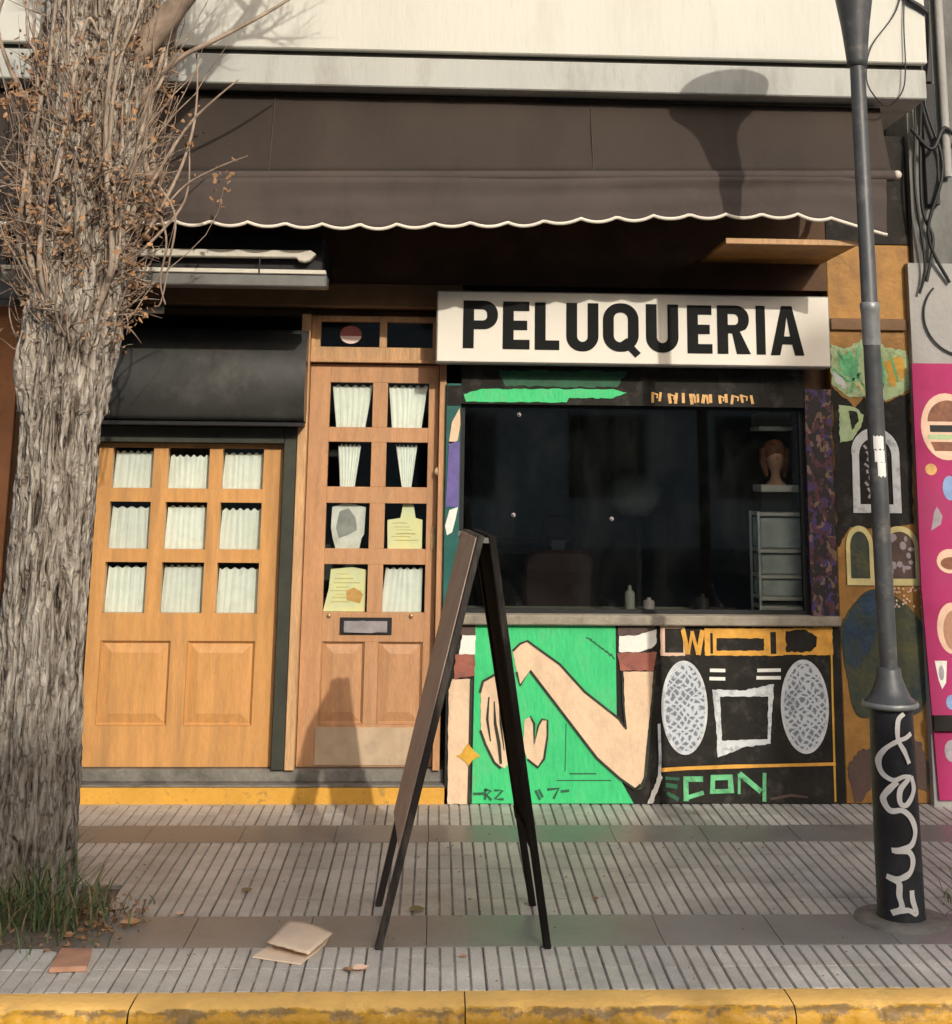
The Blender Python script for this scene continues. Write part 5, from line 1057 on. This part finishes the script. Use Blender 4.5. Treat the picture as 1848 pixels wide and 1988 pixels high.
MB().hexa([(0.150, YF + 0.006, 1.30), (0.212, YF + 0.006, 1.30), (0.212, YF + 0.006, 1.318), (0.150, YF + 0.006, 1.318)], [(0.150, YF + 0.035, 1.30), (0.212, YF + 0.035, 1.30), (0.212, YF + 0.035, 1.318), (0.150, YF + 0.035, 1.318)]).build('hinge', K['grey_metal'], ab)
MB().hexa([(0.090, YR - 0.035, 1.30), (0.146, YR - 0.035, 1.30), (0.146, YR - 0.035, 1.318), (0.090, YR - 0.035, 1.318)], [(0.090, YR - 0.006, 1.30), (0.146, YR - 0.006, 1.30), (0.146, YR - 0.006, 1.318), (0.090, YR - 0.006, 1.318)]).build('hinge', K['grey_metal'], ab)

# ------------------------------------------------------------------ street trees
def make_trunk(cx0, cy, seed, lean=0.024, top=3.75, rings=420, seg=190, sc=1.0):
    prof = [(0, 0.225), (0.06, 0.205), (0.2, 0.190), (0.5, 0.172), (1.0, 0.152), (1.6, 0.143), (2.0, 0.154), (2.3, 0.178), (2.7, 0.205), (3.1, 0.225), (3.4, 0.225), (3.75, 0.18)]
    vs = []; rel = []
    for i in range(rings + 1):
        z = -0.05 + (top + 0.05) * i / rings; r0 = interp(z, prof) * sc
        for k in range(seg):
            a = 2 * math.pi * k / seg; ca, sa = math.cos(a), math.sin(a)
            P = Vector((ca * 0.18, sa * 0.18, 0))
            lob = 0.09 * noise.noise(Vector((ca * 1.1, sa * 1.1, z * 0.8 + seed))) + 0.07 * noise.noise(Vector((ca * 2.4, sa * 2.4, z * 1.3 + seed * 2)))
            if z < 0.5: lob += 0.14 * (0.5 - z) * math.sin(a * 5 + seed)
            w_ = 0.05 * noise.noise(Vector((P.x * 9, P.y * 9, z * 2.2 + seed)))
            q = Vector(((P.x + w_ * .35) * 34, (P.y + w_ * .35) * 34, z * 3.2 + seed))
            n1 = 1 - abs(noise.noise(q)) * 2.0
            n2 = 1 - abs(noise.noise(Vector((P.x * 70, P.y * 70, z * 12 + seed)))) * 2.0
            n3 = noise.noise(Vector((P.x * 130, P.y * 130, z * 16)))
            rl = 0.62 * n1 + 0.30 * n2 + 0.18 * n3
            bump = 0.0
            if z > 1.75: bump = 0.05 * max(0, noise.noise(Vector((ca * 2.5, sa * 2.5, z * 3.4 + seed))))
            r = r0 * (1 + lob) + bump + 0.030 * (rl - 0.5)
            vs.append((cx0 + lean * z + r * ca, cy + r * sa, z)); rel.append(max(0, min(1, 0.5 + 0.55 * (rl - 0.35))))
    fs = [(i * seg + k, i * seg + (k + 1) % seg, (i + 1) * seg + (k + 1) % seg, (i + 1) * seg + k) for i in range(rings) for k in range(seg)]
    mb = MB(); mb.add(vs, fs, True); mb.f.append(tuple(rings * seg + k for k in range(seg))); mb.sm.append(True)
    return mb, rel
def shoots(cx0, cy, seed, lean, n_long, n_short, zr=(1.95, 3.40), xs_=None):
    r = random.Random(seed); mb = MB(); tips = []
    for i in range(n_long + n_short):
        long_ = i < n_long
        a = r.uniform(0, 2 * math.pi); z = r.triangular(zr[0], zr[1], 2.55)
        rr_ = 0.185 + 0.02 * math.sin(z * 9 + a * 3)
        p = Vector((cx0 + lean * z + rr_ * math.cos(a), cy + rr_ * math.sin(a), z))
        out = Vector((math.cos(a), math.sin(a), 0))
        if long_:
            ln = r.triangular(0.18, 0.85, 0.3); d = (out * r.uniform(0.05, 0.38) + Vector((r.uniform(-.3, .3), r.uniform(-.3, .3), r.uniform(0.5, 1.1)))).normalized()
            steps = 6; rad = r.uniform(0.0025, 0.0062)
        else:
            ln = r.uniform(0.05, 0.24); d = (out * r.uniform(0.1, 0.8) + Vector((r.uniform(-.8, .8), r.uniform(-.8, .8), r.uniform(-0.4, 1.3)))).normalized()
            ln *= min(1.0, 0.45 + max(0, z - 1.95) * 1.4); steps = 4; rad = r.uniform(0.0022, 0.0055)
        path = [p - out * 0.02]; q = p.copy()
        for s_ in range(steps):
            d = (d + Vector((r.uniform(-.3, .3), r.uniform(-.3, .3), 0.16 + r.uniform(-.2, .2) if long_ else r.uniform(-.2, .25)))).normalized()
            q = q + d * ln / steps; path.append(q.copy())
        mb.tube(path, [rad * (1 - 0.75 * k / steps) for k in range(steps + 1)], 4, cap=False, smooth=True)
        tips += path[2:]
    return mb, tips
def leaves(pts, seed, n, clump=False):
    r = random.Random(seed); mb = MB(); cl = [r.choice(pts) for _ in range(max(40, n // 22))] if clump else None
    for i in range(n):
        p = (r.choice(cl) + Vector((r.gauss(0, .035), r.gauss(0, .035), r.gauss(0, .045)))) if clump and r.random() < 0.8 else (r.choice(pts) + Vector((r.gauss(0, .02), r.gauss(0, .02), r.gauss(0, .02))))
        u = Vector((r.gauss(0, 1), r.gauss(0, 1), r.gauss(0, 1) - 0.6)).normalized(); v = u.orthogonal().normalized()
        v = (v * math.cos(r.uniform(0, 6)) + u.cross(v) * math.sin(r.uniform(0, 6))).normalized(); w_ = u.cross(v)
        l = r.triangular(0.009, 0.040, 0.016); h = l * r.uniform(0.16, 0.38)
        b = w_ * r.uniform(-1.1, 1.1) * h
        c_ = w_ * l * r.uniform(-.6, .6)
        mb.add([p, p + u * l * .3 + v * h + b, p + u * l * .7 + v * h * .85 + b + c_ * .5, p + u * l + c_, p + u * l * .7 - v * h * .85 + b + c_ * .5, p + u * l * .3 - v * h + b, p + u * l * .35 - b * .6, p + u * l * .7 - b * .6 + c_ * .5], [(0, 6, 1), (1, 6, 7, 2), (2, 7, 3), (0, 5, 6), (5, 4, 7, 6), (4, 3, 7)], True)
    return mb
def limb(mb, p0, d, ln, r0, rnd, depth, tw):
    path = [Vector(p0)]; rad = [r0]; d = Vector(d).normalized(); n = 9
    for i in range(n):
        d = (d + Vector((rnd.uniform(-.14, .14), rnd.uniform(-.14, .14), rnd.uniform(-.04, .16)))).normalized()
        path.append(path[-1] + d * ln / n); rad.append(r0 * (1 - 0.68 * (i + 1) / n))
    (mb if depth < 2 else tw).tube(path, rad, 10 if depth == 0 else (6 if depth == 1 else 4), cap=True)
    if depth < 3:
        for i in range(2, n + 1):
            for _ in range(1 if depth == 0 else 2):
                if rnd.random() < (0.85 if depth == 0 else 0.75):
                    dd = (path[i] - path[i - 1]).normalized(); o = dd.orthogonal().normalized(); o = Matrix.Rotation(rnd.uniform(0, 6.28), 3, dd) @ o
                    limb(mb, path[i], dd * 0.7 + o * rnd.uniform(0.5, 0.9) + Vector((0, 0, 0.15)), ln * rnd.uniform(0.35, 0.6), rad[i] * rnd.uniform(0.35, 0.6), rnd, depth + 1, tw)
def tree(cx, cy, seed, label, limbs, nl, ns, nleaf, extra=()):
    t = thing('street_tree', label, 'tree', (cx, cy, 0), 'pollarded street trees along the kerb')
    mb, rel = make_trunk(cx, cy, seed)
    tk = mb.build('trunk', K['bark'], t)
    at = tk.data.attributes.new('relief', 'FLOAT', 'POINT'); at.data.foreach_set('value', rel)
    rnd = random.Random(seed * 13 + 1); tw = MB()
    for p0, d, ln, r0 in limbs:
        lm = MB(); limb(lm, p0, d, ln, r0, rnd, 0, tw); lm.build('limb', K['twig'], t)
    sb, tips = shoots(cx, cy, seed, 0.024, nl, ns)
    sb.v += []; sb.build('shoots', K['twig'], t, kind='stuff')
    tw.build('twigs', K['twig'], t, kind='stuff')
    leaves(tips, seed + 3, nleaf, True).build('dry_leaves', K['leaf_dry'], t, kind='stuff')
    for k in range(16):
        a = 2 * math.pi * (k + rnd.uniform(-.5, .5)) / 16; z0 = rnd.uniform(1.9, 2.6); q = []; ph = rnd.uniform(0, 6)
        for j in range(8):
            z = z0 + j * (rnd.uniform(3.5, 4.0) - z0) / 7.5; rad_ = 0.19 + (-0.09 if j == 0 else 0.030 + 0.022 * math.sin(j * 1.3 + ph)) + 0.010 * j
            aa = a + 0.16 * math.sin(j * 0.9 + ph) + rnd.uniform(-.07, .07); q.append((cx + 0.024 * z + rad_ * math.cos(aa), cy + rad_ * math.sin(aa), z))
        c = cat_rom(q, 5); m_ = len(c); r0 = rnd.uniform(0.006, 0.017)
        MB().tube(c, [r0 * (1.15 - 0.7 * i / m_) for i in range(m_)], 7).build('stem', K['twig_thick'], t)
    for pts, r0 in extra:
        c = cat_rom(pts, 6); m_ = len(c)
        MB().tube(c, [r0 * (1 - 0.6 * i / m_) for i in range(m_)], 6).build('sprout', K['twig'], t)
    return t
TX, TY = -1.500, -1.40
f_ = 1.034
def sp(*pts): return [(x * f_ + 0.0, TY - 0.06 + 0.02 * i, 1.58 + (z - 1.58) * f_) for i, (x, z) in enumerate(pts)]
extra = [(sp((-1.16, 2.55), (-1.06, 2.76), (-0.99, 2.885), (-0.90, 2.99), (-0.823, 3.069)), 0.008), (sp((-1.12, 2.45), (-1.03, 2.66), (-0.985, 2.85), (-0.98, 3.02), (-0.995, 3.18)), 0.008),
         (sp((-1.15, 2.40), (-1.02, 2.60), (-0.90, 2.69), (-0.767, 2.754)), 0.005), (sp((-1.20, 2.95), (-1.06, 3.127), (-0.90, 3.23), (-0.70, 3.36), (-0.52, 3.50)), 0.013), (sp((-1.10, 2.62), (-1.03, 2.50), (-1.045, 2.33), (-1.072, 2.17), (-1.10, 2.155)), 0.006),
         (sp((-1.13, 2.60), (-1.06, 2.42), (-1.075, 2.25), (-1.055, 2.16)), 0.006), (sp((-1.18, 2.32), (-1.03, 2.50), (-0.99, 2.62), (-1.00, 2.80)), 0.007), (sp((-1.55, 2.6), (-1.70, 2.72), (-1.60, 2.92), (-1.52, 3.05)), 0.006), (sp((-1.6, 2.9), (-1.72, 3.1), (-1.78, 3.3), (-1.72, 3.5)), 0.012),
         (sp((-1.22, 3.0), (-1.10, 3.22), (-1.02, 3.42), (-0.98, 3.6)), 0.022)]
main = tree(TX, TY, 4, 'thick pollarded street tree with furrowed bark and a tangle of dry shoots', [
    ((-1.47, TY, 3.6), (-0.25, -0.1, 1), 2.0, 0.10), ((-1.35, TY, 3.6), (0.45, -0.05, 1), 2.0, 0.11), ((-1.28, TY - 0.08, 3.15), (0.75, -0.1, 1), 1.7, 0.055), ((-1.42, TY + 0.06, 3.6), (0.05, 0.45, 1), 1.7, 0.09), ((-1.45, TY - 0.05, 3.6), (-0.05, -0.5, 1), 1.6, 0.08)], 430, 1500, 3600, extra)
# ------------------------------------------------------------------ grass, litter, rubbish on the pavement
def grass(cx, cy, n, seed, sx, sy, hh):
    r = random.Random(seed); a = MB(); b = MB()
    for i in range(n):
        x = cx + r.gauss(0, sx); y = cy + r.gauss(0, sy); h = r.uniform(0.2, 1.0) ** 1.4 * hh * math.exp(-((x - cx) / (2.4 * sx)) ** 2)
        an = r.uniform(0, 6.28); d = Vector((math.cos(an), math.sin(an), 0)); s_ = d.cross(Vector((0, 0, 1))) * r.uniform(0.0018, 0.0038); bend = r.uniform(0.2, 1.5) * h
        P = [Vector((x, y, -0.005)), Vector((x, y, h * .5)) + d * bend * .25, Vector((x, y, h * 0.85)) + d * bend * .7, Vector((x, y, h * 0.92)) + d * bend]
        (a if r.random() < 0.62 else b).add([P[0] - s_, P[0] + s_, P[1] + s_, P[1] - s_, P[2] + s_ * .6, P[2] - s_ * .6, P[3]], [(0, 1, 2, 3), (3, 2, 4, 5), (5, 4, 6)])
    return a, b
ga, gb = grass(-1.40, -1.66, 620, 3, 0.15, 0.13, 0.25)
g0 = thing('grass_tuft', 'green grass tuft at the foot of the thick street tree', 'grass', (-1.42, -1.72, 0), kind='stuff')
ga.build('blades', K['grass'], g0, kind='stuff'); gb.build('dry_blades', K['grass_dry'], g0, kind='stuff')
ga, gb = grass(2.02, -1.62, 260, 8, 0.07, 0.09, 0.13)
g1 = thing('grass_tuft', 'small grass tuft at the right edge of the pavement', 'grass', (2.02, -1.62, 0), kind='stuff')
ga.build('blades', K['grass'], g1, kind='stuff'); gb.build('dry_blades', K['grass_dry'], g1, kind='stuff')
r = random.Random(21); pts = []
for i in range(260):
    pts.append(Vector((r.uniform(-2.1, -1.02) if i % 3 else r.gauss(-1.2, .09), r.gauss(-1.68, 0.13), 0.016)))
mb = leaves(pts, 5, 620)
mb.v = [(x, y, 0.004 + abs(z - 0.016) * 0.55) for x, y, z in mb.v]
mb.build('leaf_litter', K['leaf_dry'], None, label='dry leaf litter and bark bits on the soil around the thick tree', cat='litter', kind='stuff')
def single_leaf(x, y, s, rot, m, label):
    mb = MB(); n = 7; vs = []
    for i in range(n):
        t = i / (n - 1); w_ = math.sin(math.pi * (0.08 + 0.9 * t)) * 0.42 * s; zc = 0.002 + 0.25 * s * (t - 0.5) ** 2
        vs += [(t * s - s / 2, -w_, zc + 0.22 * w_), (t * s - s / 2, 0, zc), (t * s - s / 2, w_, zc + 0.35 * w_)]
    mb.add(vs, [(3 * i + j, 3 * i + 3 + j, 3 * i + 4 + j, 3 * i + 1 + j) for i in range(n - 1) for j in range(2)])
    o = mb.build('fallen_leaf', K[m], None, label=label, cat='leaf', group='fallen leaves on the pavement'); o.location = (x, y, 0.003); o.rotation_euler = (0, 0, rot)
single_leaf(-0.205, -2.148, 0.055, 0.5, 'sticker_cream', 'pale curled leaf in front of the sandwich board near the kerb')
single_leaf(-0.245, -2.155, 0.04, 2.0, 'leaf_dry', 'dark curled leaf touching the pale one near the kerb')
single_leaf(-0.87, -1.60, 0.035, 1.0, 'sticker_cream', 'tiny pale leaf on the pavement right of the tree pit')
single_leaf(0.122, -2.04, 0.028, 0.2, 'chip', 'small reddish leaf between the feet of the sandwich board')
single_leaf(-0.035, -1.572, 0.06, 0.1, 'grass_dry', 'thin straw coloured leaf behind the near feet of the sandwich board')
single_leaf(-0.672, -1.335, 0.045, 0.7, 'grass_dry', 'yellowish leaf on the ribbed paving left of the sandwich board')
single_leaf(0.62, -1.45, 0.03, 0.7, 'leaf_dry', 'small dark leaf on the ribbed paving right of the sandwich board')
single_leaf(-1.02, -1.70, 0.07, 0.3, 'wood2_light', 'pale bark flake at the right corner of the tree pit')
r = random.Random(77); mb = MB()
for i in range(240):
    x = r.uniform(-1.9, 2.2); y = r.uniform(-2.3, -0.02); s = r.uniform(0.002, 0.006)
    mb.add([(x - s, y, 0.001), (x, y - s * .8, 0.001), (x + s, y + s * .3, 0.001), (x, y + s, 0.002), (x, y, 0.001 + s * .8)], [(0, 1, 4), (1, 2, 4), (2, 3, 4), (3, 0, 4)])
mb.build('grit', K['leaf_dry'], None, label='fine grit and leaf crumbs scattered over the pavement', cat='grit', kind='stuff')
# cardboard
cb = thing('cardboard_piece', 'torn folded piece of brown cardboard lying on the pavement', 'cardboard', (-0.44, -1.9, 0))
def plate(P, th=0.005):
    P = [Vector(p) for p in P]; n_ = (P[1] - P[0]).cross(P[3] - P[0]).normalized()
    mb = MB(); mb.hexa([p - n_ * th for p in P[::1]][::-1], [p for p in P][::-1]); return mb
top = [(-0.520, -1.985, 0.034), (-0.378, -2.070, 0.026), (-0.312, -1.905, 0.034), (-0.470, -1.830, 0.050)]
mb = MB()
nn = 10; g_ = []
for i in range(nn + 1):
    for j in range(nn + 1):
        u, v_ = i / nn, j / nn
        p = Vector(top[0]).lerp(Vector(top[1]), u).lerp(Vector(top[3]).lerp(Vector(top[2]), u), v_)
        e = 0.006 * noise.noise(Vector((u * 9, v_ * 9, 2))) if (i in (0, nn) or j in (0, nn)) else 0
        g_.append(p + Vector((e, e, 0.010 * math.sin(u * 3.1) * v_)))
mb.add(g_, [(i * (nn + 1) + j, (i + 1) * (nn + 1) + j, (i + 1) * (nn + 1) + j + 1, i * (nn + 1) + j + 1) for i in range(nn) for j in range(nn)], True)
o = mb.build('upper_flap', K['card'], cb); s_ = o.modifiers.new('t', 'SOLIDIFY'); s_.thickness = 0.005
plate([(-0.560, -2.035, 0.007), (-0.400, -2.100, 0.006), (-0.335, -1.915, 0.006), (-0.48, -1.845, 0.008)], 0.005).build('lower_flap', K['card'], cb)
plate([(-0.335, -1.915, 0.006), (-0.322, -1.908, 0.032), (-0.468, -1.836, 0.048), (-0.48, -1.845, 0.008)], 0.004).build('fold', K['card'], cb)
MB().prism([(0, 0)] * 0 or [(-1.19, 0), (-1.06, 0), (-1.06, 0.014), (-1.19, 0.014)], -2.165, -1.98)
tc_ = MB(); b_ = [(-1.178, -2.160), (-1.062, -2.150), (-1.085, -1.990), (-1.190, -1.978)]
tc_.hexa([(x, y, 0.001) for x, y in b_][::-1], [(x + 0.002, y + 0.003, 0.017) for x, y in b_][::-1])
tc_.build('tile_chip', K['chip'], None, 0.003, label='broken flat piece of reddish clay tile by the kerb below the grass', cat='tile piece')
